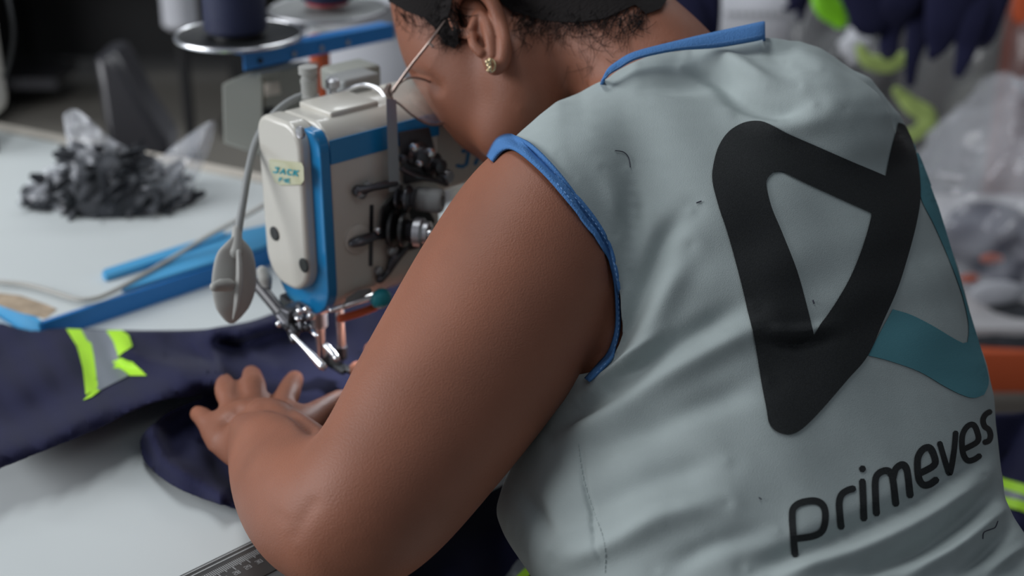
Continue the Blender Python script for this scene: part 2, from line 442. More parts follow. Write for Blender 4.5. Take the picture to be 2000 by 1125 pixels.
DG = {'0': [[(0,0),(1,0),(1,2),(0,2),(0,0)]], '1': [[(0.5,0),(0.5,2),(0.1,1.6)]], '2': [[(0,2),(1,2),(1,1),(0,1),(0,0),(1,0)]], '3': [[(0,2),(1,2),(1,0),(0,0)],[(0.2,1),(1,1)]],
      '4': [[(0,2),(0,1),(1,1)],[(1,2),(1,0)]], '5': [[(1,2),(0,2),(0,1),(1,1),(1,0),(0,0)]], '6': [[(1,2),(0,2),(0,0),(1,0),(1,1),(0,1)]], '7': [[(0,2),(1,2),(0.4,0)]], '8': [[(0,0),(1,0),(1,2),(0,2),(0,0)],[(0,1),(1,1)]], '9': [[(0,0),(1,0),(1,2),(0,2),(0,1),(1,1)]]}
dgm = MB()
for k in range(18, 40):
    for j, ch in enumerate(str(k)):
        for st in DG[ch]:
            pts = [(k*0.01 - 0.0025 + j*0.0028 + p[0]*0.0018, 0.0290 - p[1]*0.0020) for p in st]
            stroke_strip(dgm, pts, 0.00045, lambda p: RL(p[0], p[1], 0.0015), smooth=False)
obj('numerals', dgm, M['white'], rl, angle=180)

# ------------------------------------------------------------------ the sewer
person = thing('person', 'person in grey-green sleeveless shirt bent over the sewing machine, seen from behind', 'person', (0.25, 0.95, 0.0))

def ringpx(L, Rr, d, B, yaw=30, bulge=2.3, n=40, k=1.0):
    d = float(d); B = float(B)
    L = V((*L, 0)); Rr = V((*Rr, 0))
    dirpx = (Rr - L); H = dirpx.length/2*d/FPX*k; cpx = (L + Rr)/2
    c = P(cpx.x, cpx.y, d)
    sx = RV*dirpx.normalized().x - UV*dirpx.normalized().y          # in-image axis
    cy, sy = math.cos(math.radians(yaw)), math.sin(math.radians(yaw))
    B *= k
    Aa = math.sqrt(max(H*H - (B*sy)**2, 1e-4))/cy
    wv = (sx*cy + FV*sy)
    nv = (FV*cy - sx*sy)
    out = []
    for i in range(n):
        t = 2*math.pi*i/n; ct, st = math.cos(t), math.sin(t)
        e = 2/bulge
        out.append(c + wv*(Aa*math.copysign(abs(ct)**e, ct)) + nv*(B*math.copysign(abs(st)**e, st)))
    return out
TOR = [  # left px, right px, depth, half thickness
    ((1130, 215), (1590, 190), 1.120, 0.060),
    ((1080, 320), (1745, 288), 1.120, 0.095),
    ((1060, 440), (1815, 375), 1.112, 0.115),
    ((1050, 600), (1862, 510), 1.100, 0.125),
    ((1045, 760), (1905, 650), 1.085, 0.128),
    ((1015, 880), (1932, 770), 1.065, 0.130),
    ((978, 985), (1942, 890), 1.045, 0.135),
    ((1030, 1080), (1958, 980), 1.025, 0.135),
    ((1068, 1150), (2010, 1080), 1.005, 0.140),
    ((1050, 1300), (2110, 1230), 0.985, 0.155),
    ((1000, 1480), (2180, 1420), 0.965, 0.165),
    ((980, 1640), (2200, 1620), 0.955, 0.160)]
def torso(k=1.0):
    rows = cr([(*a, *b, d, B) for a, b, d, B in TOR], 4)
    return [ringpx(r[0:2], r[2:4], r[4], r[5], k=k) for r in rows]
# arm skeleton: px, py, depth, radius
ARM = [(1135, 395, 1.055, 0.066), (1075, 455, 1.030, 0.0715), (1000, 575, 1.005, 0.0725), (925, 695, 0.985, 0.0695), (850, 808, 0.965, 0.0645), (785, 905, 0.950, 0.0590), (730, 972, 0.942, 0.0560), (684, 1012, 0.945, 0.0535)]
FOR = [(684, 1012, 0.945, 0.0535), (625, 992, 0.975, 0.0510), (580, 950, 1.025, 0.0470), (548, 900, 1.075, 0.0405), (527, 862, 1.115, 0.0335), (522, 842, 1.145, 0.0280)]
def chain(mb, ch, **k): mb.tube([P(a, b, d) for a, b, d, r in ch], [r for *_, r in ch], seg=28, **k)

# --- shirt base
sb = MB(); sb.loft(torso(1.0))
chain(sb, [(1155, 330, 1.07, 0.062), (1095, 400, 1.045, 0.0705), (1040, 500, 1.02, 0.0745), (1025, 530, 1.01, 0.0745)])
sb.tube([P(1120, 335, 1.065), P(1200, 262, 1.095), P(1330, 195, 1.12), (P(1480, 160, 1.13))], [0.052, 0.050, 0.045, 0.042], seg=28)
sb.tube([P(1480, 165, 1.13), P(1560, 215, 1.14), P(1630, 310, 1.17)], [0.038, 0.043, 0.046], seg=28)
sb.tube([P(1400, 150, 1.12), P(1440, 210, 1.11), P(1500, 300, 1.10)], [0.034, 0.06, 0.08], seg=28)
sm = remesh(sb, 0.006, smooth=22, fac=0.6)
co = arr(sm); X, Y, D = projn(co)
def silh(A, Bv, lo, hi, step, fn):
    ks = np.arange(lo, hi, step); vals = np.array([fn(Bv[np.abs(A-k) < step*0.6]) if (np.abs(A-k) < step*0.6).any() else np.nan for k in ks])
    ok = ~np.isnan(vals); vals = np.interp(ks, ks[ok], vals[ok])
    for _ in range(2): vals[1:-1] = (vals[:-2]+2*vals[1:-1]+vals[2:])/4
    return ks, vals
def sstep(t): t = np.clip(t, 0, 1); return t*t*(3-2*t)
RT = np.array([(60, 1560), (90, 1610), (112, 1655), (150, 1698), (190, 1730), (225, 1756), (299, 1790), (337, 1805), (400, 1826), (455, 1844), (520, 1866), (575, 1881), (627, 1895), (709, 1922), (775, 1936), (830, 1940), (907, 1949), (972, 1959), (1010, 1978), (1046, 2001), (1100, 2034), (1150, 2060)])
for _ in range(3):
    ks, cur = silh(Y, X, 140, 1120, 14, np.max)
    sh_ = np.interp(ks, RT[:, 0], RT[:, 1]) + 6 - cur
    dx = np.interp(Y, ks, sh_)*np.clip((Y-100)/50, 0, 1)*sstep((X - (np.interp(Y, ks, cur)-330))/330)
    co = co + np.outer(dx*D/FPX, RN); X, Y, D = projn(co)
TT = np.array([(980, 275), (1001, 264), (1024, 245), (1055, 219), (1084, 199), (1112, 187), (1138, 174), (1158, 160), (1180, 146), (1210, 128), (1240, 110), (1280, 100), (1320, 92), (1400, 84), (1488, 72), (1520, 75), (1560, 80), (1600, 92), (1640, 110), (1660, 118)])
for _ in range(3):
    ks, cur = silh(X, Y, 990, 1640, 12, np.min)
    sh_ = np.interp(ks, TT[:, 0], TT[:, 1]) - cur
    dy = np.interp(X, ks, sh_)*np.clip((X-960)/40, 0, 1)*np.clip((1660-X)/60, 0, 1)*sstep(1-(Y-np.interp(X, ks, cur))/170)
    co = co - np.outer(dy*D/FPX, UN); X, Y, D = projn(co)
setarr(sm, co)
AH = [(952, 306), (972, 271), (1003, 264), (1040, 285), (1085, 330), (1130, 385), (1165, 430), (1190, 475), (1205, 530), (1210, 590), (1210, 640), (1199, 690), (1180, 718), (1150, 745)]
NB_OUT = [(962, 316), (984, 292), (1010, 297), (1060, 340), (1110, 397), (1147, 442), (1178, 485), (1196, 532), (1203, 582), (1203, 640), (1190, 685), (1168, 712), (1143, 740)]
AHM = [(p[0]*w_+q[0]*(1-w_), p[1]*w_+q[1]*(1-w_)) for p, q, w_ in [(p, q, float(np.interp(p[1], [270, 330, 470, 520], [0.55, 0.5, 0.45, 0.15]))) for p, q in zip(AH[:1]+AH[2:], NB_OUT)]]
arm_poly = AHM + [(1120, 775), (1070, 830), (900, 860), (600, 900), (600, 200), (930, 250)]
chord_poly = [(952, 300), (1150, 752), (1000, 930), (600, 900), (600, 200), (930, 250)]
no = narr(sm); facing = np.einsum('ij,ij->i', no, CN - co) > 0
armc = np.array([np.array(P(*a[:3])) for a in ARM[:4]] + [np.array(P(985, 600, 1.0))])
def dseg(p, a, b):
    t = np.clip(((p-a) @ (b-a))/((b-a) @ (b-a)), 0, 1); return np.linalg.norm(p - a - t[:, None]*(b-a), axis=1)
dist_arm = np.min([dseg(co, armc[i], armc[i+1]) for i in range(len(armc)-2)], axis=0)
rem = np.where(facing, inpoly(X, Y, arm_poly), inpoly(X, Y, chord_poly)) & (dist_arm < np.interp(Y, [600, 710, 765], [0.10, 0.085, 0.0]))
# neck opening: points above the collar plane
ca, cb, cc = [np.array(P(*a)) for a in ((1180, 148, 1.06), (1488, 76, 1.09), (1290, 185, 1.22))]
pn = np.cross(cb-ca, cc-ca); pn /= np.linalg.norm(pn)
if pn[2] < 0: pn = -pn
side = (co - ca) @ pn
cen = (ca+cb+cc)/3
inr = np.linalg.norm((co-cen) - np.outer((co-cen) @ pn, pn), axis=1) < 0.105
neck_poly = [(1176, 158), (1190, 143), (1210, 131), (1246, 111), (1320, 95), (1400, 88), (1482, 76), (1492, 60), (1480, 0), (1000, 0), (1100, 150)]
rem |= (side > 0) & inr & ~facing
rem |= facing & inpoly(X, Y, neck_poly)
rem |= (X < 968) & (Y < 350) & (Y > 200) & (dist_arm < 0.1)
bm = bmesh.new(); bm.from_mesh(sm); bm.verts.ensure_lookup_table()
bmesh.ops.delete(bm, geom=[bm.verts[i] for i in np.nonzero(rem)[0]], context='VERTS')
# keep largest island
seen = set(); best = []
for v in bm.verts:
    if v in seen: continue
    st = [v]; comp = []; seen.add(v)
    while st:
        q = st.pop(); comp.append(q)
        for e in q.link_edges:
            o2 = e.other_vert(q)
            if o2 not in seen: seen.add(o2); st.append(o2)
    if len(comp) > len(best): best = comp
bs_ = set(best); bmesh.ops.delete(bm, geom=[v for v in bm.verts if v not in bs_], context='VERTS')
for _ in range(4):
    bd = [v for v in bm.verts if v.is_boundary]
    new = {}
    for v in bd:
        nb = [e.other_vert(v).co for e in v.link_edges if e.is_boundary]
        if len(nb) == 2: new[v] = v.co*0.4 + (nb[0]+nb[1])*0.3
    for v, c in new.items(): v.co = c
bm.to_mesh(sm); bm.free()
to = bpy.data.objects.new('t', sm); COL.objects.link(to)
ss = to.modifiers.new('ss', 'SUBSURF'); ss.levels = 2; ss.render_levels = 2
shirt_me = bpy.data.meshes.new_from_object(to.evaluated_get(bpy.context.evaluated_depsgraph_get()))
bpy.data.objects.remove(to)
co = arr(shirt_me); X, Y, D = projn(co); no = narr(shirt_me)
face = np.clip(np.einsum('ij,ij->i', no, (CN-co)/np.linalg.norm(CN-co, axis=1)[:, None])*3, 0, 1)
FOLDS = [  # polyline, width px, height m (negative = valley)
    ([(1075, 835), (1180, 775), (1290, 690), (1400, 625), (1470, 600)], 22, -0.0045),
    ([(1075, 865), (1190, 815), (1300, 740), (1420, 670), (1500, 640)], 24, 0.0045),
    ([(1100, 900), (1230, 850), (1370, 790), (1500, 745)], 26, -0.0035),
    ([(1165, 735), (1225, 640), (1265, 540), (1300, 460), (1350, 410)], 20, -0.005),
    ([(1190, 760), (1262, 660), (1310, 560), (1350, 480)], 26, 0.0045),
    ([(1130, 780), (1185, 735), (1235, 700), (1300, 650)], 12, 0.0045),
    ([(1150, 765), (1200, 735), (1290, 700)], 10, -0.003),
    ([(1175, 330), (1195, 400), (1200, 460)], 16, 0.003),
    ([(1225, 330), (1240, 430), (1230, 520)], 18, -0.003),
    ([(1090, 300), (1120, 350)], 16, 0.003),
    ([(1330, 128), (1400, 150), (1450, 195), (1520, 218), (1590, 205)], 20, -0.0065),
    ([(1350, 100), (1440, 130), (1500, 160), (1560, 168)], 16, 0.005),
    ([(1498, 88), (1510, 108), (1530, 118)], 10, -0.006),
    ([(1535, 88), (1560, 115), (1605, 135)], 14, -0.0025),
    ([(1520, 80), (1590, 95), (1650, 140)], 20, 0.0012),
    ([(1440, 225), (1540, 245), (1650, 215)], 26, 0.003),
    ([(1460, 1110), (1620, 1050), (1770, 985), (1890, 905), (1945, 865)], 20, -0.005),
    ([(1500, 1135), (1660, 1085), (1800, 1020), (1920, 930)], 18, 0.005),
    ([(1640, 1130), (1790, 1075), (1900, 1000), (1960, 935)], 16, -0.005),
    ([(1740, 1140), (1850, 1085), (1940, 1010), (1975, 975)], 15, 0.005),
    ([(1860, 1130), (1930, 1075), (1985, 1020)], 12, -0.005),
    ([(1915, 1130), (1965, 1090), (2010, 1060)], 11, 0.005),
    ([(1290, 1120), (1400, 1060), (1520, 1035)], 22, -0.003),
    ([(1080, 1100), (1190, 1065), (1300, 1010), (1420, 985)], 24, 0.004),
    ([(1060, 1010), (1160, 985), (1290, 930), (1420, 900)], 26, -0.003),
    ([(1475, 640), (1560, 650), (1640, 630)], 12, 0.003),
    ([(1480, 665), (1560, 672), (1640, 660)], 10, -0.003),
    ([(1880, 575), (1892, 620), (1915, 690)], 9, -0.003),
    ([(1865, 505), (1885, 560)], 8, 0.003),
    ([(1000, 940), (1040, 990), (1075, 1075)], 18, -0.004),
    ([(1130, 870), (1150, 1000), (1180, 1100)], 5, -0.0018)]
disp = np.zeros(len(co))
for pl_, wd, h in FOLDS:
    q = [tuple(a) for a in cr(pl_, 4)] if len(pl_) > 2 else pl_
    dd = seg_dist(X, Y, q)
    # fade towards the ends
    e0 = np.hypot(X-q[0][0], Y-q[0][1]); e1 = np.hypot(X-q[-1][0], Y-q[-1][1])
    disp += 1.5*h*np.exp(-(dd/wd)**2)*sstep((e0+20)/110)*sstep((e1+20)/110)
disp += 0.0012*np.sin(X/37+Y/61+2*np.sin(Y/90))*np.sin(Y/53-X/88)
co = co + no*(disp*face)[:, None]
setarr(shirt_me, co)
def link_world(name, me, material, parent):
    a = arr(me); b = V((0, 0, 0)); q = parent
    while q is not None: b += q.location; q = q.parent
    a = a - np.array(b); setarr(me, a)
    for p in me.polygons: p.use_smooth = True
    me.materials.clear(); me.materials.append(material)
    o = bpy.data.objects.new(name, me); COL.objects.link(o); o.parent = parent
    return o
shirt = link_world('shirt', shirt_me, M['shirt'], person)
tag(shirt, 'grey-green sleeveless shirt with black and teal print')
shirt_bvh = inset_bvh([shirt])
md = shirt.modifiers.new('solid', 'SOLIDIFY'); md.thickness = 0.0012; md.offset = -1

# --- body
bb = MB(); bb.loft(torso(0.92))
chain(bb, ARM); chain(bb, FOR)
bb.tube([P(1135, 395, 1.06), P(1210, 300, 1.10), P(1340, 240, 1.13), P(1500, 220, 1.14)], [0.055, 0.045, 0.042, 0.04], seg=28)
# right arm, reaching to the needle behind the torso
bb.tube([P(1590, 400, 1.20), P(1520, 430, 1.32), P(1400, 470, 1.40), P(1260, 500, 1.42)], [0.062, 0.058, 0.05, 0.045], seg=28)
bb.tube([P(1260, 500, 1.42), P(1080, 590, 1.36), P(930, 660, 1.30), P(830, 690, 1.265)], [0.046, 0.044, 0.033, 0.026], seg=28)
# hips, thighs, shins
hipc = P(1560, 1560, 0.98); fd = Vector((-0.5, 0.866, 0))
for s_ in (-1, 1):
    sd = Vector((0.866, 0.5, 0))*0.10*s_
    h0 = Vector((hipc.x, hipc.y, 0.60)) + sd; k0 = h0 + fd*0.40 + sd*0.5; k0.z = 0.56
    a0 = k0 + fd*0.02; a0.z = 0.10
    bb.tube([h0, (h0+k0)/2, k0], [0.115, 0.095, 0.065], seg=28)
    bb.tube([k0, (k0*0.6+a0*0.4), a0], [0.06, 0.055, 0.038], seg=28)
    bb.tube([a0+Vector((0,0,-0.045)), a0 + fd*0.16+Vector((0,0,-0.065))], [0.042, 0.032], seg=28, smooth=False)
# neck and trapezius
bb.tube([P(1335, 240, 1.15), P(1265, 145, 1.160), P(1168, 58, 1.187), P(1105, -30, 1.21)], [0.066, 0.060, 0.062, 0.07], seg=28)
bb.tube([P(1300, 210, 1.13), P(1180, 250, 1.12), P(1120, 340, 1.09)], [0.048, 0.032, 0.040], seg=28)
# head: cranium, face, cheek, jaw, chin, nose
bb.ell(P(1035, -115, 1.235), (0.105, 0.09, 0.085), (Vector((0.87, -0.35, 0.35)).normalized(), Vector((0.37, 0.93, 0)).normalized(), Vector((-0.33, 0.13, 0.93)).normalized()))
bb.tube([P(935, -60, 1.225), P(915, 60, 1.215), P(945, 160, 1.20), P(1000, 240, 1.19)], [0.078, 0.063, 0.050, 0.036], seg=28)
bb.tube([P(845, -20, 1.25), P(850, 60, 1.25)], [0.040, 0.036], seg=28, smooth=False)
bb.tube([P(822, -60, 1.235), P(830, 20, 1.235), P(838, 90, 1.24)], [0.032, 0.0285, 0.018], seg=24)
bb.tube([P(896, 120, 1.205), P(899, 190, 1.208), P(930, 255, 1.212)], [0.034, 0.0272, 0.0215], seg=24)
bb.tube([P(1010, 130, 1.165), P(1020, 190, 1.165), P(985, 255, 1.175)], [0.036, 0.034, 0.028], seg=24)
bb.tube([P(960, 270, 1.22), P(975, 300, 1.22)], [0.022, 0.018], seg=20, smooth=False)
bb.tube([P(860, 110, 1.29), P(878, 190, 1.318)], [0.010, 0.014], seg=16, smooth=False)
bb.ell(P(985, 250, 1.265), (0.022, 0.012, 0.012))
# left hand: palm and back
HZ = 0.787
def H(x, y, z): q = Z(x, y, z); return q
wr = P(522, 845, 1.14)
kn = [H(430, 830, 0.794), H(458, 812, 0.800), H(503, 808, 0.803), H(548, 814, 0.801)]      # pinky..index knuckles
for k_, r in zip(kn, (0.0115, 0.0120, 0.0125, 0.0120)):
    bb.tube([wr + (k_-wr)*0.0, wr + (k_-wr)*0.5 + ZV*0.004, k_], [0.021, 0.018, r], seg=16)
bb.tube([kn[0], kn[1], kn[2], kn[3]], [0.0115, 0.0120, 0.0125, 0.0115], seg=16)
bb.tube([wr, H(590, 835, 0.797), H(560, 812, 0.800)], [0.019, 0.016, 0.014], seg=16)
tips = {}
def finger(base, mid, tip, r):
    bb.tube([base, (base+mid)/2 + ZV*0.002, mid, (mid+tip)/2 + ZV*0.001, tip], [r*1.12, r, r*1.06, r*0.95, r*0.82], seg=16)
finger(kn[0], H(408, 826, 0.793), H(386, 808, 0.781), 0.0090)
bb.tube([H(500, 890, 0.795), H(450, 868, 0.792), H(418, 836, 0.790)], [0.020, 0.0165, 0.0125], seg=16)
finger(kn[1], H(443, 768, 0.804), H(436, 743, 0.786), 0.0095)
finger(kn[2], H(496, 758, 0.808), H(491, 730, 0.787), 0.0102)
finger(kn[3], H(562, 770, 0.804), H(576, 740, 0.787), 0.0100)
bb.tube([H(575, 850, 0.795), H(600, 826, 0.796), H(632, 800, 0.794), H(665, 779, 0.786)], [0.019, 0.015, 0.0108, 0.0088], seg=16)
# right hand, mostly behind the arm
wr2 = P(830, 690, 1.265)
k2 = [H(770, 742, 0.803), H(775, 724, 0.808), H(790, 704, 0.808), H(812, 690, 0.803)]
for k_ in k2: bb.tube([wr2, (wr2+k_)/2+ZV*0.004, k_], [0.022, 0.018, 0.0135], seg=16)
bb.tube(k2, 0.0125, seg=16)
bb.tube([k2[0], H(735, 742, 0.802), H(712, 745, 0.787)], [0.010, 0.0095, 0.008], seg=16)
bb.tube([k2[1], H(725, 724, 0.802), H(697, 722, 0.787)], [0.0105, 0.0098, 0.0082], seg=16)
bb.tube([k2[2], H(750, 690, 0.802), H(726, 684, 0.787)], [0.0105, 0.0098, 0.0082], seg=16)
bb.tube([k2[3], H(788, 670, 0.802), H(768, 660, 0.787)], [0.009, 0.0085, 0.007], seg=16)
bb.tube([wr2, H(800, 760, 0.797), H(770, 778, 0.787)], [0.018, 0.013, 0.009], seg=16)
body_me = remesh(bb, 0.0032, smooth=5, fac=0.5)
# soft extra smoothing everywhere but the hands
def vsmooth(me, wt, it):
    a = arr(me); e = np.empty(len(me.edges)*2, int); me.edges.foreach_get('vertices', e); e = e.reshape(-1, 2)
    cnt = np.bincount(e.ravel(), minlength=len(a)).astype(float)[:, None]
    for _ in range(it):
        s_ = np.zeros_like(a)
        for c_ in range(3):
            s_[:, c_] = np.bincount(e[:, 0], a[e[:, 1], c_], len(a)) + np.bincount(e[:, 1], a[e[:, 0], c_], len(a))
        a += (s_/cnt - a)*wt[:, None]
    setarr(me, a)
co = arr(body_me); X, Y, D = projn(co)
hand = ((co[:, 2] < 0.825) & (D > 1.13) & (Y < 880) & (X < 900))
headm = (Y < 330) & (X < 1130) & (D > 1.12)
vsmooth(body_me, np.where(hand, 0.0, np.where(headm, 0.5, 0.6)), 30)
co = arr(body_me); no = narr(body_me); X, Y, D = projn(co)
fc = np.einsum('ij,ij->i', no, CN-co) > 0
SK = [([(545, 1008), (560, 1020)], 12, -0.0006), ([(578, 1040), (592, 1012), (610, 985)], 15, -0.0011),
      ([(560, 1030), (582, 1036)], 10, 0.0003), ([(800, 150), (832, 158), (850, 172)], 13, -0.006), ([(1040, 110), (1070, 200), (1060, 260)], 26, -0.0025),
      ([(1130, 70), (1190, 110), (1235, 118)], 14, -0.0015)]
SK += [([(438, 822), (462, 800), (515, 790), (566, 802), (604, 838)], 8, -0.0045), ([(470, 830), (520, 822), (570, 835)], 20, 0.002)]
dsp = np.zeros(len(co))
for pl_, wd, h in SK: dsp += h*np.exp(-(seg_dist(X, Y, pl_)/wd)**2)
co = co + no*(dsp*fc)[:, None]
# keep the skin inside the shirt
wb_ = BVHTree.FromPolygons([v.co + person.location for v in shirt_me.vertices], [list(p.vertices) for p in shirt_me.polygons])
X, Y, D = projn(co)
free = (X < 1150) & (Y > 600) & (D < 1.06)
for i in range(len(co)):
    if free[i]: continue
    v = Vector(co[i]); r = wb_.find_nearest(v, 0.030)
    if r[0] is None: continue
    dv = v - r[0]; sd_ = dv.dot(r[1]); lat = (dv - r[1]*sd_).length
    if lat < 0.0035 and -0.006 < sd_ < 0.014: co[i] = v - r[1]*(sd_ + 0.006)
setarr(body_me, co)

# --- ear (joined into the same skin)
ear = MB(); 
EC = lambda x, y, e=0.0: P(x, y, float(np.interp(y, [35, 95], [1.152, 1.131])) - e*0.85)
ear.tube([EC(893, 62, .004), EC(884, 28, .010), EC(893, -8, .016), EC(925, -24, .020), EC(958, 0, .022), EC(976, 45, .020), EC(985, 85, .014), EC(982, 118, .010), EC(966, 132, .008), EC(953, 118, .006)],
         [0.0035, 0.0045, 0.0055, 0.0058, 0.0058, 0.0058, 0.0058, 0.0062, 0.0065, 0.005], seg=14)
ear.tube([EC(918, 62, .008), EC(935, 30, .014), EC(948, 40, .016), EC(958, 75, .013), EC(962, 108, .008)], [0.0035, 0.0045, 0.0050, 0.0055, 0.005], seg=14)
ear.tube([EC(922, 70, .006), EC(925, 88, .008), EC(940, 104, .008)], [0.0040, 0.0038, 0.0042], seg=14)
# bowl behind
ear.tube([EC(915, 20, .002), EC(945, 60, .002), EC(965, 105, .001)], [0.013, 0.0135, 0.009], seg=18, flat=0.55, up=FV.cross(Vector((1,0,0))))
ear.tube([EC(893, 62, .001), EC(912, 66, .004), EC(925, 72, .005)], [0.004, 0.0045, 0.004], seg=12)
ear_me = remesh(ear, 0.0009, smooth=6, fac=0.5)
def join(ma, mb_):
    bm = bmesh.new(); bm.from_mesh(ma); bm.from_mesh(mb_); bm.to_mesh(ma); bm.free(); return ma
join(body_me, ear_me)
body = link_world('body', body_me, M['skin'], person)
tag(body, 'bare skin of arms, hands, neck and head')
body_bvh = inset_bvh([body]); both = inset_bvh([body, shirt])
def hc(bvh, x, y, off):
    h, n = hit(bvh, x, y)
    return None if h is None else h + (CAM-h).normalized()*off

# --- armhole band
def band(name, inner, outer, n, bvh, off0, off1, thick, m, parent, fallback=1.0):
    A1 = cr(inner, n); B1 = cr(outer, n)
    k = 120
    def rs(q):
        q = np.array(q); s_ = np.r_[0, np.cumsum(np.linalg.norm(np.diff(q, axis=0), axis=1))]; t = np.linspace(0, s_[-1], k)
        return np.c_[np.interp(t, s_, q[:, 0]), np.interp(t, s_, q[:, 1])]
    A1, B1 = rs(A1), rs(B1); W = 5; dep = np.zeros((k, W)); pos = np.zeros((k, W, 2))
    for i in range(k):
        for j in range(W):
            p = A1[i]*(1-j/(W-1)) + B1[i]*(j/(W-1)); pos[i, j] = p
            h, _ = hit(bvh, *p); dep[i, j] = np.nan if h is None else proj(h)[2]
    for j in range(W):
        c = dep[:, j]; ok = ~np.isnan(c); c[~ok] = np.interp(np.nonzero(~ok)[0], np.nonzero(ok)[0], c[ok])
        for _ in range(30): c[1:-1] = (c[:-2] + c[1:-1]*2 + c[2:])/4
        dep[:, j] = c
    for _ in range(2):
        m_ = dep.copy(); m_[:, 1:-1] = (dep[:, :-2]+dep[:, 1:-1]*2+dep[:, 2:])/4; dep = m_
    cap_ = np.full((k, W), np.inf)
    for i in range(k):
        for j in range(W):
            h, _ = hit(bvh, *pos[i, j])
            if h is not None: cap_[i, j] = proj(h)[2]
    for _ in range(2):
        c2 = cap_.copy(); c2[1:] = np.minimum(c2[1:], cap_[:-1]); c2[:-1] = np.minimum(c2[:-1], cap_[1:]); cap_ = c2
    tgt = np.minimum(dep, cap_ + 0.0008)
    for _ in range(3): tgt[1:-1] = (tgt[:-2]+2*tgt[1:-1]+tgt[2:])/4
    dep = tgt
    off = np.array([off0, off0+0.0012, (off0+off1)/2+0.0014, off1+0.0012, off1])
    grid = [[P(pos[i, j, 0], pos[i, j, 1], dep[i, j]-off[j]) for j in range(W)] for i in range(k)]
    o = obj(name, MB().sheet(grid), m, parent, angle=180, solid=thick)
    return o, grid
ah, g = band('armhole_band', AH, NB_OUT, 6, both, 0.0030, 0.0036, 0.0020, M['ribbing'], shirt)
st = MB()
for col_ in (1, 2.6):
    for i in range(0, 116, 2):
        if i > 62 and col_ > 2: continue
        j = int(col_); f_ = col_-j
        a = g[i][j]*(1-f_)+g[i][j+1]*f_; b = g[i+1][j]*(1-f_)+g[i+1][j+1]*f_
        t = (CAM-a).normalized()*0.0019
        st.tube([a+t, a+(b-a)*0.75+t], 0.00034, seg=5, smooth=False)
obj('stitching', st, M['stitch'], ah)
# --- collar: a closed ring round the neck
CT = [(1180, 152, 1.062), (1188, 136, 1.064), (1205, 122, 1.067), (1240, 103, 1.070), (1320, 82, 1.078), (1400, 63, 1.088), (1482, 45, 1.098), (1490, 44, 1.106), (1484, 52, 1.13), (1430, 62, 1.20), (1330, 90, 1.245), (1230, 130, 1.24), (1190, 150, 1.18), (1178, 156, 1.10)]
CBm = [(1177, 160, 1.060), (1190, 146, 1.060), (1210, 134, 1.063), (1246, 114, 1.064), (1320, 98, 1.070), (1400, 92, 1.078), (1482, 78, 1.086), (1491, 76, 1.098), (1486, 86, 1.13), (1432, 98, 1.20), (1335, 125, 1.25), (1235, 160, 1.245), (1192, 175, 1.18), (1176, 170, 1.10)]
a1 = cr(CT, 8, True); b1 = cr(CBm, 8, True)
grid = [[P(*a1[i]).lerp(P(*b1[i]), t) + ((CAM-P(*a1[i])).normalized()*0.0012*math.sin(math.pi*t)) for t in (0, .25, .5, .75, 1)] for i in list(range(len(a1)))+[0]]
colr = obj('collar_band', MB().sheet(grid), M['ribbing'], shirt, angle=180, solid=0.0022)
st = MB()
for i in range(4, 54):
    a, b = grid[i][3], grid[i+1][3]
    for q in range(3):
        s0 = a.lerp(b, q/3); s1 = a.lerp(b, q/3+0.2); t = (CAM-a).normalized()*0.0014
        st.tube([s0+t, s1+t], 0.00025, seg=5, smooth=False)
obj('stitching', st, M['stitch'], colr)

# --- print
def c6(pts): return [(1350+x/1.217, 200+y/1.217) for x, y in pts]
blk = c6([(50,190),(52,150),(65,105),(90,70),(125,50),(160,46),(190,55),(230,75),(300,106),(380,141),(460,176),(472,120),(490,48),(505,55),(515,73),(525,97),(538,150),(543,220),(535,280),(515,360),(490,440),(455,520),(418,603),(370,660),(310,730),(265,775),(235,790),(205,785),(185,765),(178,730),(165,660),(148,560),(130,480),(110,400),(85,310),(65,250)])
hol = c6([(178,200),(182,180),(195,167),(215,166),(240,178),(300,206),(370,238),(428,264),(418,305),(400,360),(375,420),(340,480),(290,552),(275,490),(250,400),(215,310),(190,250)])
tea = c6([(527,97),(545,135),(575,215),(605,310),(632,400),(652,470),(682,570),(702,640),(705,670),(695,695),(670,703),(640,695),(600,675),(540,640),(470,615),(420,602),(440,562),(478,492),(520,505),(570,530),(620,560),(645,573),(655,570),(658,545),(655,510),(640,450),(610,370),(575,290),(544,225),(539,150)])
def den(poly, n=3):
    return [tuple(p) for p in cr(poly, n, True)]
def smooth_poly(poly, n=5, corner=38):
    A = [np.array(p, float) for p in poly]; N = len(A); out = []; cor = []
    for i in range(N):
        a = A[i]-A[i-1]; b = A[(i+1) % N]-A[i]
        cor.append(math.degrees(abs(math.atan2(a[0]*b[1]-a[1]*b[0], a @ b))) > corner)
    for i in range(N):
        p1, p2 = A[i], A[(i+1) % N]
        p0 = 2*p1-p2 if cor[i] else A[i-1]; p3 = 2*p2-p1 if cor[(i+1) % N] else A[(i+2) % N]
        for k in range(n):
            t = k/n; out.append(tuple(0.5*((2*p1)+(-p0+p2)*t+(2*p0-5*p1+4*p2-p3)*t*t+(-p0+3*p1-3*p2+p3)*t**3)))
    return out
def dens_lin(poly, n=3):
    out = []
    for i in range(len(poly)):
        a, b = np.array(poly[i]), np.array(poly[(i+1) % len(poly)])
        out += [tuple(a+(b-a)*k/n) for k in range(n)]
    return out
obj('logo_black', decal_mb([smooth_poly(blk)], shirt_bvh, 0.0013, 9, holes=[smooth_poly(hol)], wrap=1.10), M['print_black'], shirt, angle=180)
obj('logo_teal', decal_mb([smooth_poly(tea)], shirt_bvh, 0.0008, 8, wrap=1.10), M['print_teal'], shirt, angle=180)
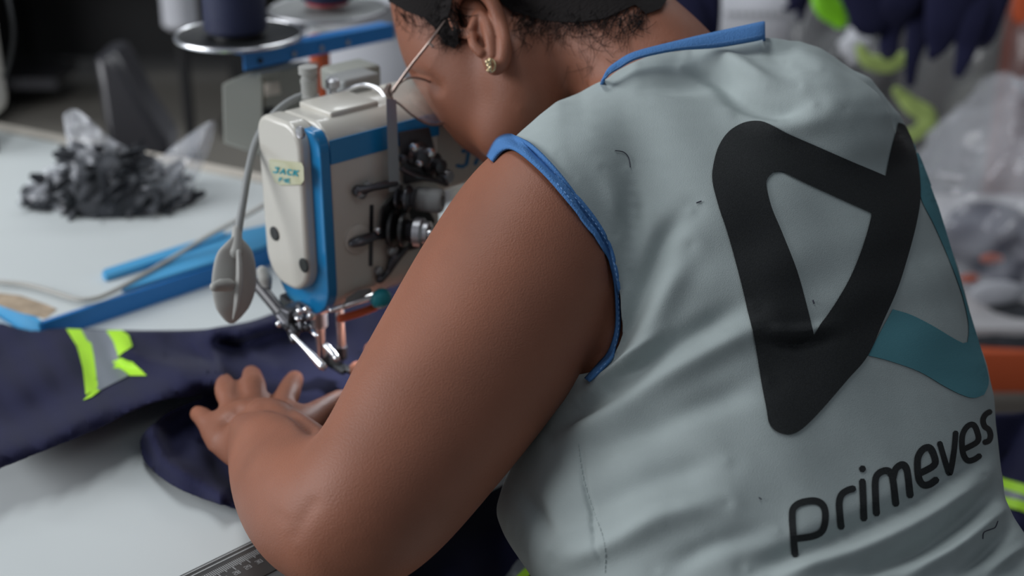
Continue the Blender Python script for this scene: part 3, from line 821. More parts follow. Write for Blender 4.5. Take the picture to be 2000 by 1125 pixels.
GL = [[(247,1075),(243,1030),(240,990),(243,965),(262,951),(295,947),(315,960),(319,990),(312,1018),(290,1031),(250,1037)],
      [(357,1010),(353,975),(352,950),(358,932),(372,922),(386,918)],
      [(411,990),(407,900)], [(407,873),(407.5,869)],
      [(441,978),(438,930),(438,898),(446,882),(462,875),(474,880),(480,900),(487,955)], [(480,893),(486,872),(500,861),(510,866),(515,885),(521,935)],
      [(541,883),(578,862),(577,838),(567,821),(552,824),(540,842),(538,868),(542,895),(552,909),(567,908),(583,897)],
      [(591,810),(603,850),(613,880),(618,872),(625,830),(629,785)],
      [(645,826),(681,806),(680,782),(671,766),(657,770),(646,788),(644,812),(648,838),(658,851),(672,849),(686,840)],
      [(711,735),(700,742),(694,755),(698,770),(708,778),(712,792),(708,804),(698,808)]]
tm = MB()
def onshirt(p): return hc(shirt_bvh, p[0], p[1], 0.0010)
for gph in GL:
    pts = c6(gph)
    if len(pts) == 2: pts = [(pts[0][0]+(pts[1][0]-pts[0][0])*k/8, pts[0][1]+(pts[1][1]-pts[0][1])*k/8) for k in range(9)]
    stroke_strip(tm, pts, 13.5 if pts[0][0] < 1820 else 11, onshirt, n=5, smooth=len(pts) > 2)
obj('lettering', tm, M['print_black'], shirt, angle=180)
# loose threads on the shirt
for pts, r in (([(1202, 294), (1218, 297), (1228, 308), (1231, 326)], 0.00035), ([(1920, 1052), (1922, 1040), (1935, 1034), (1944, 1030), (1949, 1018)], 0.00035), ([(1361, 396), (1369, 393)], 0.0005), ([(1588, 587), (1590, 592)], 0.0005), ([(1483, 972), (1487, 975)], 0.0004)):
    q = [hc(shirt_bvh, x, y, 0.0012) for x, y in pts]
    if all(q): obj('loose_thread', MB().tube(q, r, seg=6), M['thread'], shirt)
# side seam
q = [hc(shirt_bvh, x, y, 0.0002) for x, y in cr([(1130, 868), (1138, 930), (1160, 1000), (1180, 1060), (1182, 1120)], 6)]
sv = MB()
for i in range(len(q)-1):
    if q[i] and q[i+1]: sv.tube([q[i], q[i].lerp(q[i+1], 0.6)], 0.0004, seg=6, smooth=False)
obj('seam', sv, M['shirt'], shirt)

# --- hair: cap on the head plus strands
hair = MB()
hp1 = [(700, -260), (1330, -260), (1330, -40), (1290, 20), (1262, 30), (1240, 12), (1180, 38), (1120, 45), (1060, 40), (1000, 22), (975, 5), (960, -30), (915, -35), (888, -18), (878, 30), (893, 60), (902, 80), (888, 96), (868, 84), (850, 55), (830, 35), (795, 22), (768, 5), (745, -10), (720, -60)]
def fuzzy(poly, amp=5, n=8):
    out = dens_lin(poly, n); return [(x+random.uniform(-amp, amp), y+random.uniform(-amp, amp)) for x, y in out]
h_ = decal_mb([dens_lin(hp1, 4)], body_bvh, 0.0025, 14)
hair.add(h_.v, h_.f)
# full cap over the cranium
hair.ell(P(1035, -118, 1.235), (0.112, 0.097, 0.091), (Vector((0.87, -0.35, 0.35)).normalized(), Vector((0.37, 0.93, 0)).normalized(), Vector((-0.33, 0.13, 0.93)).normalized()), sub=4)
def strands(n, region, direc, length, r, spread=0.35):
    for _ in range(n):
        x = random.uniform(region[0], region[2]); y = random.uniform(region[1], region[3])
        a = math.atan2(direc[1], direc[0]) + random.gauss(0, spread); L = length*random.uniform(0.5, 1.3); bend = random.gauss(0, 0.5)
        pts = []
        for k in range(5):
            t = k/4; xx = x + L*t*math.cos(a+bend*t); yy = y + L*t*math.sin(a+bend*t)
            h, nn = hit(body_bvh, xx, yy)
            if h is None: break
            pts.append(h + (CAM-h).normalized()*(0.0012+0.002*random.random()))
        if len(pts) >= 3 and max((pts[i]-pts[i+1]).length for i in range(len(pts)-1)) < 0.02: hair.tube(pts, [r*(1-0.15*k) for k in range(len(pts))], seg=4, n=2, caps=False)
strands(220, (1000, 10, 1260, 40), (-0.4, 1), 40, 0.00035)
strands(160, (1000, 25, 1240, 70), (-0.2, 1), 45, 0.00022, 0.7)
strands(120, (770, 0, 900, 30), (0.5, 1), 45, 0.0003)
strands(90, (850, 40, 900, 80), (0.2, 1), 28, 0.0003)
strands(14, (1090, 60, 1200, 130), (0.1, 1), 55, 0.0002, 1.2)
obj('hair', hair, M['hair'], person)
lash = MB()
for k in range(9):
    a = P(836 + k*0.8, 150+k*5, 1.235); lash.tube([a, a + P(830+k*0.6-4, 160+k*6, 1.25) - P(836+k*0.8, 150+k*5, 1.25)], 0.0005, seg=4, smooth=False)
lash.tube([P(826, 140, 1.238), P(836, 160, 1.236), P(846, 186, 1.234)], [0.0016, 0.0022, 0.001], seg=8)
obj('eyelashes', lash, M['hair'], person)
# --- glasses and earring
gl = thing('eyeglasses', 'thin metal-framed eyeglasses worn by the person at the machine', 'glasses', tuple(P(800, 190, 1.2)))
gl2 = MB().tube([P(905, 5, 1.150), P(884, 24, 1.150), P(862, 50, 1.150), P(838, 84, 1.150), P(800, 132, 1.160), P(768, 178, 1.168)], [0.0007, 0.0008, 0.0009, 0.0013, 0.0013, 0.0017], seg=8)
gl2.tube([P(838, 84, 1.149), P(845, 90, 1.149)], 0.0012, seg=6, smooth=False)
obj('temple', gl2, M['wire'], gl)
obj('hinge', MB().tube([P(760, 168, 1.169), P(756, 180, 1.169), P(763, 192, 1.168)], [0.0022, 0.0030, 0.0022], seg=8), M['wire'], gl)
LP = [(764, 190, 1.168), (775, 168, 1.170), (800, 152, 1.174), (835, 158, 1.182), (862, 180, 1.190), (878, 215, 1.195), (866, 240, 1.195), (838, 243, 1.188), (808, 227, 1.178), (782, 205, 1.171)]
lp = cr(LP, 5, True); lp.append(lp[0])
obj('rim', MB().tube([P(*a) for a in lp], 0.0010, seg=8, smooth=False, caps=False), M['wire'], gl)
lc = sum((P(*a) for a in LP), V((0, 0, 0)))/len(LP)
lm = MB(); pts = [P(*a) for a in lp[:-1]]; n_ = len(pts)
lm.add([lc] + pts, [(0, 1+i, 1+(i+1) % n_) for i in range(n_)])
obj('lens', lm, M['lens'], gl, angle=180, solid=0.0012)
er = MB(); ec = P(964, 128, 1.12)
hoop = [P(958+9*math.cos(a)*1.0, 128+12*math.sin(a), 1.117) for a in np.linspace(-2.6, 2.2, 12)]
er.tube(hoop, [0.0011]*12, seg=10)
er.tube([P(952, 118, 1.115), P(955, 124, 1.114), P(957, 136, 1.114)], [0.0014, 0.0028, 0.0018], seg=10)
for x, y in ((951, 121), (957, 118), (954, 128), (958, 132)): er.ell(P(x, y, 1.112), (0.0016,)*3, sub=2)
tag(obj('earring', er, M['gold']), 'small gold hoop earring hanging from the ear lobe', 'earring')

# ------------------------------------------------------------------ navy garment under the needle
def fill_px(poly, step, holes=()):
    bm = bmesh.new(); edges = []
    for lp in [poly] + list(holes):
        vs = [bm.verts.new((x, y, 0)) for x, y in lp]; edges += [bm.edges.new((vs[i], vs[(i+1) % len(vs)])) for i in range(len(vs))]
    bmesh.ops.triangle_fill(bm, edges=edges, use_beauty=True)
    xs = [v.co.x for v in bm.verts]; ys = [v.co.y for v in bm.verts]
    for lo, hi, ax in ((min(xs), max(xs), 0), (min(ys), max(ys), 1)):
        c = lo + step/2
        while c < hi:
            bmesh.ops.bisect_plane(bm, geom=bm.verts[:]+bm.edges[:]+bm.faces[:], plane_co=(c, 0, 0) if ax == 0 else (0, c, 0), plane_no=(1, 0, 0) if ax == 0 else (0, 1, 0)); c += step
    bm.verts.index_update(); v = [(q.co.x, q.co.y) for q in bm.verts]; f = [[q.index for q in fc_.verts] for fc_ in bm.faces]; bm.free()
    return v, f
GO = [(-40, 652), (60, 648), (130, 643), (250, 647), (380, 646), (430, 640), (490, 629), (540, 612), (600, 596), (680, 573), (760, 548), (810, 535), (900, 505), (990, 560), (960, 760), (900, 960), (700, 1010), (560, 1008), (460, 992), (350, 955), (288, 908), (275, 868), (290, 838), (335, 803), (400, 774), (330, 779), (270, 797), (200, 832), (80, 882), (0, 913), (-40, 928)]
GO = [tuple(p) for p in cr(GO, 4, True)]
gv, gf = fill_px(GO, 8)
ga = np.array(gv); gx, gy = ga[:, 0], ga[:, 1]
hgt = np.full(len(ga), 0.010)
GF = [([(-40, 905), (80, 862), (200, 812), (330, 762), (420, 748)], 46, 0.034), ([(-40, 760), (120, 745)], 60, 0.014),
      ([(250, 690), (320, 715), (400, 735), (450, 760)], 20, 0.016), ([(390, 690), (470, 690), (540, 700)], 26, -0.004),
      ([(420, 650), (480, 645), (540, 628), (600, 612)], 18, 0.024), ([(395, 660), (425, 700), (440, 735)], 14, 0.012),
      ([(330, 700), (400, 700), (440, 715)], 14, -0.004), ([(470, 660), (500, 700), (540, 725)], 16, 0.008), ([(560, 650), (640, 660)], 22, -0.004),
      ([(300, 850), (320, 900), (430, 970)], 18, 0.012), ([(350, 830), (420, 900)], 30, -0.004), ([(760, 560), (860, 600)], 30, 0.02), ([(500, 800), (620, 800), (700, 760)], 40, -0.004)]
for pl_, wd, h in GF: hgt += h*np.exp(-(seg_dist(gx, gy, pl_)/wd)**2)
hgt += 0.0015*np.sin(gx/23+gy/31) + 0.001*np.sin(gx/11-gy/17)
nd = np.hypot(gx-650, (gy-745)*1.5); hgt = hgt*(1-np.exp(-(nd/60)**2)) + 0.016*np.exp(-(nd/60)**2)
inh = np.exp(-(np.hypot((gx-510)/130, (gy-800)/60))**4); hgt = hgt*(1-inh) + 0.020*inh
hgt = np.clip(hgt, 0.004, 0.05)
gm = MB(); gm.add([Z(x, y, T1 + h) for (x, y), h in zip(gv, hgt)], gf)
garment = thing('garment', 'navy work garment with yellow and grey reflective bands, under the needle', 'garment', tuple(Z(300, 760, T1)))
gc = obj('fabric', gm, M['navy'], garment, angle=180, solid=0.0022)
gb = inset_bvh([gc])
def gdec(name, polys, m): 
    o = obj(name, decal_mb(polys, gb, 0.0022, 8), m, garment, angle=180); return o
gdec('reflective_band', [[(158, 646), (208, 648), (222, 668), (232, 690), (235, 700), (213, 735), (192, 760), (184, 700), (178, 673), (170, 668)]], M['reflect'])
gdec('reflective_band', [[(217, 722), (236, 723), (252, 737), (196, 766), (186, 762), (200, 742)]], M['reflect'])
gdec('neon_band', [[(130, 645), (158, 646), (170, 668), (178, 673), (184, 700), (192, 760), (168, 775), (160, 720), (150, 680), (143, 668)]], M['neon'])
gdec('neon_band', [[(208, 648), (238, 648), (252, 658), (258, 680), (234, 697), (222, 668)]], M['neon'])
gdec('neon_band', [[(215, 713), (238, 699), (262, 706), (288, 737), (254, 737), (236, 723), (217, 722)]], M['neon'])
gdec('neon_band', [[(163, 786), (185, 762), (196, 766), (180, 779)]], M['neon'])
# garment in the lap
LO = [(640, 1250), (640, 960), (760, 900), (980, 900), (1180, 960), (1250, 1250)]
lv, lf = fill_px(LO, 14); la = np.array(lv)
lh = 0.672 + 0.012*np.sin(la[:, 0]/60+la[:, 1]/45) + 0.01*np.sin(la[:, 0]/31-la[:, 1]/77)
lapg = thing('garment', 'navy garment with a yellow band lying in the lap of the person', 'garment', tuple(Z(900, 1050, 0.67)))
lc_ = obj('fabric', MB().add([Z(x, y, h) for (x, y), h in zip(lv, lh)], lf), M['navy'], lapg, angle=180, solid=0.003)
lb_ = inset_bvh([lc_])
obj('neon_band', decal_mb([[(1008, 1128), (1030, 1108), (1058, 1098), (1050, 1112), (1030, 1130)]], lb_, 0.002, 8), M['neon'], lapg, angle=180)
obj('reflective_band', decal_mb([[(985, 1128), (1010, 1095), (1030, 1085), (1060, 1080), (1058, 1098), (1030, 1108), (1008, 1128)]], lb_, 0.002, 8), M['reflect'], lapg, angle=180)

# ------------------------------------------------------------------ the sewing machine
MTH = math.radians(43); U_ = Vector((math.cos(MTH), math.sin(MTH), 0)); W_ = Vector((-math.sin(MTH), math.cos(MTH), 0))
O_ = Z(656, 747, 0.768)
def MW(x, y, z): return O_ + U_*x + W_*y + ZV*z
AX = (U_, W_, ZV)
mach = thing('sewing_machine', 'cream and blue industrial sewing machine in front of the person', 'sewing machine', tuple(MW(0.1, 0, 0)))
def S(px_, py_, y=-0.047):
    """point on the operator side of the head"""
    v = ray(px_, py_); q0 = O_ + W_*y; t = (q0 - CAM).dot(W_)/v.dot(W_); return CAM + v*t
def FP(px_, py_, x=-0.0455):
    v = ray(px_, py_); q0 = O_ + U_*x; t = (q0 - CAM).dot(U_)/v.dot(U_); return CAM + v*t
def head_outline(e=0.0, lo=0.0):
    return [(y, z) for y, z in rrect(0.074+2*e, 0.170+2*e, (0.030, 0.018, 0.022, 0.030), 8, -0.010, 0.173)]
yz = lambda a, b, h: MW(h, a, b)
hd = MB().prism(head_outline(), yz, -0.027, 0.088); obj('head', hd, M['cream'], mach, bevel=0.003)
obj('blue_band', MB().prism([(y, min(z, 0.2535)) for y, z in head_outline(0.0006)], yz, -0.036, -0.026), M['blue'], mach, bevel=0.0015)
fpl = [(y, z) for y, z in rrect(0.061, 0.149, (0.028, 0.016, 0.020, 0.026), 8, -0.003, 0.1835)]
fo = obj('face_plate', MB().prism(fpl, yz, -0.046, -0.026), M['cream'], mach, bevel=0.004)
arm_o = rrect(0.072, 0.095, 0.016, 6, 0.003, 0.208)
obj('arm', MB().prism(arm_o, yz, 0.085, 0.36), M['cream'], mach, bevel=0.002)
obj('column', MB().prism(rrect(0.10, 0.27, 0.02, 6, 0.005, 0.12), yz, 0.30, 0.42), M['cream'], mach, bevel=0.003)
obj('bed', MB().box(MW(0.19, 0.0, -0.027), (0.47, 0.17, 0.026), AX, 0.003), M['cream'], mach)
# blue stripe along the operator side and the top edge
sp = [(-0.026, 0.226), (0.088, 0.226), (0.088, 0.246), (-0.026, 0.246)]
obj('side_stripe', MB().prism(sp, lambda a, b, h: MW(a, h, b), -0.0480, -0.0468), M['blue'], mach)
sp = [(0.088, 0.228), (0.36, 0.228), (0.36, 0.246), (0.088, 0.246)]
obj('side_stripe', MB().prism(sp, lambda a, b, h: MW(a, h, b), -0.0340, -0.0325), M['blue'], mach)
# plaque with lettering on the face plate
pq = [(527, 311), (589, 318), (593, 326), (594, 352), (588, 361), (548, 362), (536, 356), (526, 330), (525, 315)]
obj('plaque', MB().prism(pq, lambda a, b, h: FP(a, b, -0.0462 - h), 0, 0.0012), M['plaque'], mach, bevel=0.0003)
lt_ = MB()
def fpf(p): return FP(p[0], p[1], -0.0480)
JK = {'J': [[(0.9,1),(0.7,0.1),(0.4,0),(0,0.15)], [(0.4,1),(1.1,1)]], 'A': [[(0,0),(0.7,1),(0.9,0)], [(0.3,0.4),(0.8,0.4)]], 'C': [[(1,0.9),(0.4,1),(0.15,0.5),(0.3,0),(0.85,0.05)]], 'K': [[(0,0),(0.25,1)], [(0.15,0.5),(1,1)], [(0.3,0.55),(0.85,0)]],
      'F': [[(0,0),(0.15,1),(1,1)], [(0.1,0.5),(0.7,0.5)]], '4': [[(0.8,0),(0.8,1),(0,0.4),(1,0.4)]], 'E': [[(1,0),(0,0),(0.15,1),(1,1)], [(0.1,0.5),(0.8,0.5)]]}
def word(mb, text, x0, y0, cw, ch, slope, wd, fn, gap=0.35):
    for i, c in enumerate(text):
        for stt in JK[c]:
            pts = [(x0 + (i*(1+gap)+p[0])*cw, y0 + slope*(i*(1+gap)+p[0])*cw - p[1]*ch) for p in stt]
            stroke_strip(mb, pts, wd, fn, smooth=False)
word(lt_, 'JACK', 534, 337, 9.5, 10, 0.14, 3.4, fpf)
word(lt_, 'F4E', 545, 354, 5.5, 7, 0.14, 2.4, fpf)
obj('lettering', lt_, M['teal'], mach, angle=180)
big = MB()
def sf(p): return S(p[0], p[1], -0.0335)
word(big, 'JACK', 893, 328, 26, 30, -0.22, 7, sf)
obj('lettering', big, M['blue'], mach, angle=180)
# screw and rubber plugs on the face plate
def fdisc(px_, py_, r, m, name, h=0.001, dish=False):
    c = FP(px_, py_, -0.0460); obj(name, MB().lathe(c, [(r, 0), (r, h), (r*0.85, h*1.4), (r*0.5, h*1.1)], -U_, 24), m, mach)
fdisc(589, 258, 0.0052, M['steel'], 'screw', 0.002); fdisc(537, 456, 0.0062, M['blackp'], 'rubber_plug'); fdisc(594, 518, 0.0062, M['blackp'], 'rubber_plug')
# top: cap plate, block, thread post, wires
obj('top_plate', MB().box(MW(0.015, -0.006, 0.259), (0.05, 0.045, 0.006), AX, 0.002), M['cream'], mach)
obj('top_block', MB().box(P(690, 175, 1.275), (0.042, 0.03, 0.030), AX, 0.004), M['greyp'], mach)
obj('top_cap', MB().box(P(685, 150, 1.30), (0.046, 0.034, 0.022), AX, 0.004), M['boxg'], mach)
tb = MB().lathe(P(652, 205, 1.23), [(0.005, 0), (0.005, 0.008), (0.003, 0.009), (0.003, 0.014), (0.0062, 0.016), (0.0062, 0.022), (0.003, 0.024)], ZV, 20)
obj('thread_knob', tb, M['steel'], mach)
obj('thread_wire', MB().tube([P(650, 188, 1.23), P(672, 178, 1.23), P(706, 166, 1.225), P(738, 174, 1.22), P(752, 190, 1.215), P(760, 205, 1.21)], 0.0019, seg=10), M['chrome'], mach)
obj('guide_bar', MB().prism([(754, 192), (774, 195), (781, 374), (760, 374)], lambda a, b, h: S(a, b, -0.058 - h), 0, 0.002), M['steel'], mach)
obj('black_cable', MB().tube([P(690, 190, 1.22), P(700, 200, 1.215), P(712, 215, 1.205), P(719, 250, 1.195), P(724, 295, 1.19), P(727, 335, 1.188)], 0.0016, seg=8), M['blackp'], mach)
obj('clamp_screw', MB().lathe(P(718, 197, 1.215), [(0.004, 0), (0.004, 0.004), (0.002, 0.005)], -W_, 16), M['chrome'], mach)
obj('yellow_guide', MB().box(P(822, 162, 1.27), (0.006, 0.004, 0.016), AX, 0.001), M['yellow'], mach)
# upper thread guide cluster
obj('guide_plate', MB().prism([(778, 258), (838, 248), (852, 300), (845, 350), (790, 360)], lambda a, b, h: S(a, b, -0.047 - h), 0, 0.004), M['dsteel'], mach, bevel=0.001)
def knob(name, px_, py_, y0, prof, m, axis=None, seg=24):
    return obj(name, MB().lathe(S(px_, py_, y0), prof, axis or -W_, seg), m, mach)
knob('guide_disc', 812, 300, -0.051, [(0.011, 0), (0.011, 0.004), (0.008, 0.006), (0.008, 0.012), (0.005, 0.013)], M['dsteel'])
knob('guide_disc', 842, 318, -0.051, [(0.010, 0), (0.010, 0.003), (0.006, 0.006), (0.006, 0.014), (0.003, 0.015)], M['dsteel'])
knob('guide_stud', 862, 340, -0.051, [(0.006, 0), (0.006, 0.010), (0.0045, 0.012)], M['steel'])
knob('guide_stud', 806, 287, -0.062, [(0.0035, 0), (0.0035, 0.004), (0.002, 0.005)], M['chrome'])
knob('guide_stud', 838, 297, -0.064, [(0.004, 0), (0.004, 0.004), (0.002, 0.005)], M['chrome'])
knob('guide_stud', 816, 318, -0.064, [(0.0025, 0), (0.0025, 0.004), (0.001, 0.005)], M['chrome'])
knob('guide_stud', 782, 308, -0.055, [(0.0035, 0), (0.0035, 0.006), (0.002, 0.007)], M['dsteel'])
obj('guide_arm', MB().tube([S(785, 330, -0.055), S(815, 345, -0.062), S(850, 352, -0.062), S(872, 360, -0.060)], 0.0022, seg=8), M['dsteel'], mach)
# upper lever and tension knobs
obj('thread_lever', MB().tube([S(700, 373, -0.052), S(722, 368, -0.057), S(745, 362, -0.058), S(772, 358, -0.058)], [0.0052, 0.0032, 0.0035, 0.003], seg=12), M['dsteel'], mach)
knob('lever_screw', 703, 376, -0.052, [(0.0048, 0), (0.0048, 0.004), (0.003, 0.005)], M['steel'])
knob('lever_screw', 716, 362, -0.052, [(0.0038, 0), (0.0038, 0.004), (0.002, 0.005)], M['greyp'])
obj('tension_bracket', MB().prism([(745, 405), (775, 375), (822, 380), (850, 430), (835, 480), (790, 492), (755, 478), (742, 440)], lambda a, b, h: S(a, b, -0.047 - h), 0, 0.008), M['blackp'], mach, bevel=0.002)
AXR = (-W_*0.8 + U_*0.5).normalized()
knob('tension_discs', 775, 385, -0.055, [(0.004, 0), (0.011, 0.001), (0.011, 0.003), (0.005, 0.005), (0.005, 0.007), (0.011, 0.009), (0.011, 0.011), (0.007, 0.014), (0.0085, 0.016)], M['dsteel'], AXR)
knob('tension_knob', 812, 388, -0.060, [(0.0095, 0), (0.0105, 0.002), (0.0105, 0.022), (0.009, 0.024), (0.005, 0.024), (0.005, 0.020)], M['greyp'], AXR)
knob('tension_tip', 858, 396, -0.070, [(0.0055, 0), (0.0055, 0.003), (0.0035, 0.004), (0.002, 0.002)], M['dsteel'], AXR)
knob('tension_discs', 765, 445, -0.055, [(0.006, 0), (0.017, 0.001), (0.017, 0.004), (0.006, 0.006), (0.006, 0.008), (0.015, 0.010), (0.015, 0.013), (0.008, 0.015)], M['blackp'], AXR, 32)
pr = [(0.009, 0)]
for i in range(5): pr += [(0.010, 0.001+i*0.0022), (0.0085, 0.002+i*0.0022)]
knob('tension_spring', 792, 450, -0.066, pr + [(0.004, 0.013)], M['dsteel'], AXR)
knob('tension_knob', 812, 453, -0.076, [(0.0125, 0), (0.0125, 0.006), (0.010, 0.008), (0.010, 0.012), (0.006, 0.013), (0.006, 0.010)], M['steel'], AXR)
knob('tension_tip', 835, 457, -0.088, [(0.004, 0), (0.004, 0.003), (0.002, 0.004)], M['chrome'], AXR)
# lower lever on its boss, guide studs
knob('boss', 695, 465, -0.046, [(0.013, 0), (0.013, 0.003), (0.011, 0.004)], M['cream'])
obj('check_lever', MB().tube([S(690, 474, -0.053), S(706, 470, -0.056), S(728, 462, -0.056), S(760, 458, -0.056)], [0.0042, 0.0050, 0.0042, 0.0032], seg=12, flat=0.6), M['dsteel'], mach)
knob('lever_screw', 736, 449, -0.056, [(0.003, 0), (0.003, 0.003), (0.002, 0.004)], M['chrome'])
obj('lower_guide', MB().tube([S(790, 485, -0.052), S(770, 505, -0.053), S(758, 530, -0.052), S(742, 545, -0.052)], [0.004, 0.005, 0.003, 0.004], seg=10), M['dsteel'], mach)
knob('guide_stud', 765, 489, -0.052, [(0.005, 0), (0.005, 0.003), (0.002, 0.004)], M['steel'])
knob('guide_stud', 738, 528, -0.050, [(0.004, 0), (0.004, 0.003), (0.002, 0.004)], M['steel'])
obj('take_up_slot', MB().prism([(722, 400), (730, 400), (728, 520), (720, 520)], lambda a, b, h: S(a, b, -0.0465 - h), 0, 0.001), M['dsteel'], mach)
# lifting lever, blue end, red bar beneath
obj('lift_lever', MB().tube([S(648, 606, -0.045), S(690, 592, -0.052), S(725, 581, -0.055)], [0.0026, 0.0024, 0.0024], seg=10), M['chrome'], mach)
obj('lever_grip', MB().ell(S(744, 583, -0.058), (0.010, 0.007, 0.009), AX), M['teal'], mach)
obj('red_lever', MB().tube([S(665, 622, -0.040), S(700, 612, -0.043), S(732, 600, -0.045)], 0.0035, seg=10), M['orange'], mach)
obj('arc_cover', MB().prism([(668, 600), (676, 582), (700, 566), (725, 562), (728, 572), (690, 590), (672, 606)], lambda a, b, h: S(a, b, -0.047 - h), 0, 0.004), M['greyp'], mach, bevel=0.001)
# needle assembly
zc = 0.012
obj('presser_bar', MB().cyl(MW(-0.012, 0.003, 0.030), MW(-0.012, 0.003, 0.10), 0.0048), M['chrome'], mach)
obj('needle_bar', MB().cyl(MW(0.006, -0.003, 0.034), MW(0.006, -0.003, 0.10), 0.0042), M['chrome'], mach)
obj('needle_clamp', MB().cyl(MW(0.006, -0.003, 0.024), MW(0.006, -0.003, 0.036), 0.0052), M['dsteel'], mach)
obj('needle', MB().cyl(MW(0.006, -0.003, zc-0.004), MW(0.006, -0.003, 0.026), 0.0008, 0.001), M['steel'], mach)
obj('bar_bracket', MB().box(MW(-0.004, 0.0, 0.086), (0.042, 0.030, 0.016), AX, 0.003), M['chrome'], mach)
obj('bracket_block', MB().box(MW(-0.026, 0.014, 0.080), (0.024, 0.024, 0.022), AX, 0.003), M['dsteel'], mach)
obj('bar_sleeve', MB().cyl(MW(-0.012, 0.003, 0.060), MW(-0.012, 0.003, 0.086), 0.0075), M['steel'], mach)
pf = MB()
pf.box(MW(0.000, -0.003, zc+0.006), (0.011, 0.030, 0.004), AX, 0.001)
pf.box(MW(-0.010, 0.004, zc+0.013), (0.010, 0.010, 0.014), AX, 0.002)
pf.box(MW(0.004, -0.020, zc+0.008), (0.013, 0.010, 0.004), AX, 0.001)
obj('presser_foot', pf, M['blackp'], mach)
obj('foot_screw', MB().ell(MW(0.006, -0.024, zc+0.012), (0.003,)*3), M['chrome'], mach)
FLc = [(572, 655, 1.20), (596, 680, 1.19), (612, 697, 1.185), (630, 716, 1.18)]
obj('finger_guard', MB().tube([P(*a) for a in FLc], [0.0020, 0.0022, 0.0030, 0.0036], seg=10), M['chrome'], mach)
obj('finger_guard', MB().tube([P(601, 640, 1.21), P(618, 656, 1.205)], 0.0016, seg=8, smooth=False), M['chrome'], mach)
obj('finger_guard', MB().tube([P(637, 676, 1.20), P(650, 690, 1.195), P(657, 700, 1.19)], 0.0030, seg=10), M['chrome'], mach)
obj('knee_strut', MB().tube([P(503, 555, 1.24), P(530, 588, 1.225), P(556, 620, 1.21)], [0.0058, 0.0055, 0.0055], seg=10, flat=0.5), M['vinyl'], mach)
bk = MB()
for a, b, r in (((548, 618), (575, 650), .0045), ((556, 606), (592, 622), .0040), ((570, 632), (600, 640), .0035), ((585, 600), (590, 640), .0038), ((566, 640), (574, 664), .0034), ((560, 612), (562, 640), .0030)):
    bk.tube([P(*a, 1.212), P(*b, 1.203)], r, seg=10, smooth=False)
bk.box(P(575, 612, 1.215), (0.022, 0.016, 0.014), AX, 0.002)
obj('lifter_linkage', bk, M['dsteel'], mach)
bk = MB()
for x, y, r in ((584, 607, .003), (598, 604, .0035), (606, 616, .0035), (580, 622, .0022)): bk.lathe(P(x, y, 1.195), [(r, 0), (r, .003), (r*.6, .004)], -W_, 14)
obj('linkage_screw', bk, M['chrome'], mach)
obj('led_lamp', MB().box(MW(0.030, -0.020, 0.084), (0.012, 0.010, 0.004), AX, 0.001), M['led'], mach)
ll = area('machine_led', tuple(MW(0.030, -0.020, 0.080)), tuple(MW(-0.01, 0.0, 0.0)), (0.012, 0.012), 0.12, (0.85, 0.92, 1.0))
obj('linkage_screw', MB().ell(P(545, 633, 1.20), (0.003,)*3), M['chrome'], mach)
obj('lamp_mount', MB().tube([P(512, 530, 1.235), P(518, 545, 1.235), P(522, 560, 1.235)], [0.005, 0.006, 0.004], seg=12), M['lampw'], mach)

# ------------------------------------------------------------------ gooseneck lamp
lamp = thing('work_lamp', 'grey gooseneck work lamp with a leaf-shaped head, clamped on the sewing machine', 'lamp', tuple(P(606, 205, 1.23)))
pb = P(606, 212, 1.225)
obj('post', MB().lathe(pb, [(0.0085, 0), (0.0085, 0.012), (0.0068, 0.013), (0.0068, 0.022), (0.0072, 0.023), (0.0072, 0.026), (0.006, 0.027), (0.006, 0.030), (0.0082, 0.031), (0.0082, 0.037), (0.005, 0.038)], ZV, 24), M['lampw'], lamp)
obj('gooseneck', MB().tube([P(600, 185, 1.222), P(575, 193, 1.215), P(545, 213, 1.205), P(515, 247, 1.195), P(497, 285, 1.185), P(484, 340, 1.175), P(474, 400, 1.168), P(467, 440, 1.163), P(463, 470, 1.16)], [0.0032]*6+[0.0032, 0.0034, 0.0034], seg=12), M['greyp'], lamp)
obj('neck_sleeve', MB().tube([P(463, 448, 1.162), P(462, 470, 1.160), P(460, 492, 1.158)], [0.0040, 0.0048, 0.0056], seg=14), M['lampw'], lamp)
lhm = MB(); rr = []
LHP = [(462, 462, 6), (461, 480, 20), (459, 500, 31), (458, 530, 37), (457, 560, 38), (455, 590, 31), (453, 612, 20), (452, 626, 10), (452, 632, 3)]
ax2 = (RV*0.80 - FV*0.60)
for x, y, hw in [tuple(q) for q in cr(LHP, 4)]:
    c = P(x, y, 1.158 + 0.00010*(y-460)); h_2 = hw*1.158/FPX
    nrm = RV*0.60 + FV*0.80
    rr.append([c + RV*(h_2*math.cos(t)) + FV*(h_2*0.25*math.cos(t)) + nrm*(0.010*min(1, hw/25)*math.sin(t)) for t in np.linspace(0, 2*math.pi, 28, endpoint=False)])
obj('lamp_head', lhm.loft(rr), M['lampw'], lamp, angle=60)
obj('head_ridge', MB().tube([P(466, 492, 1.149), P(468, 540, 1.147), P(464, 590, 1.149), P(456, 622, 1.154)], [0.002, 0.003, 0.003, 0.001], seg=8), M['lampw'], lamp)
obj('switch_knob', MB().tube([P(446, 557, 1.148), P(432, 557, 1.138), P(419, 560, 1.130)], [0.0055, 0.0052, 0.0040], seg=16, smooth=False), M['lampw'], lamp)

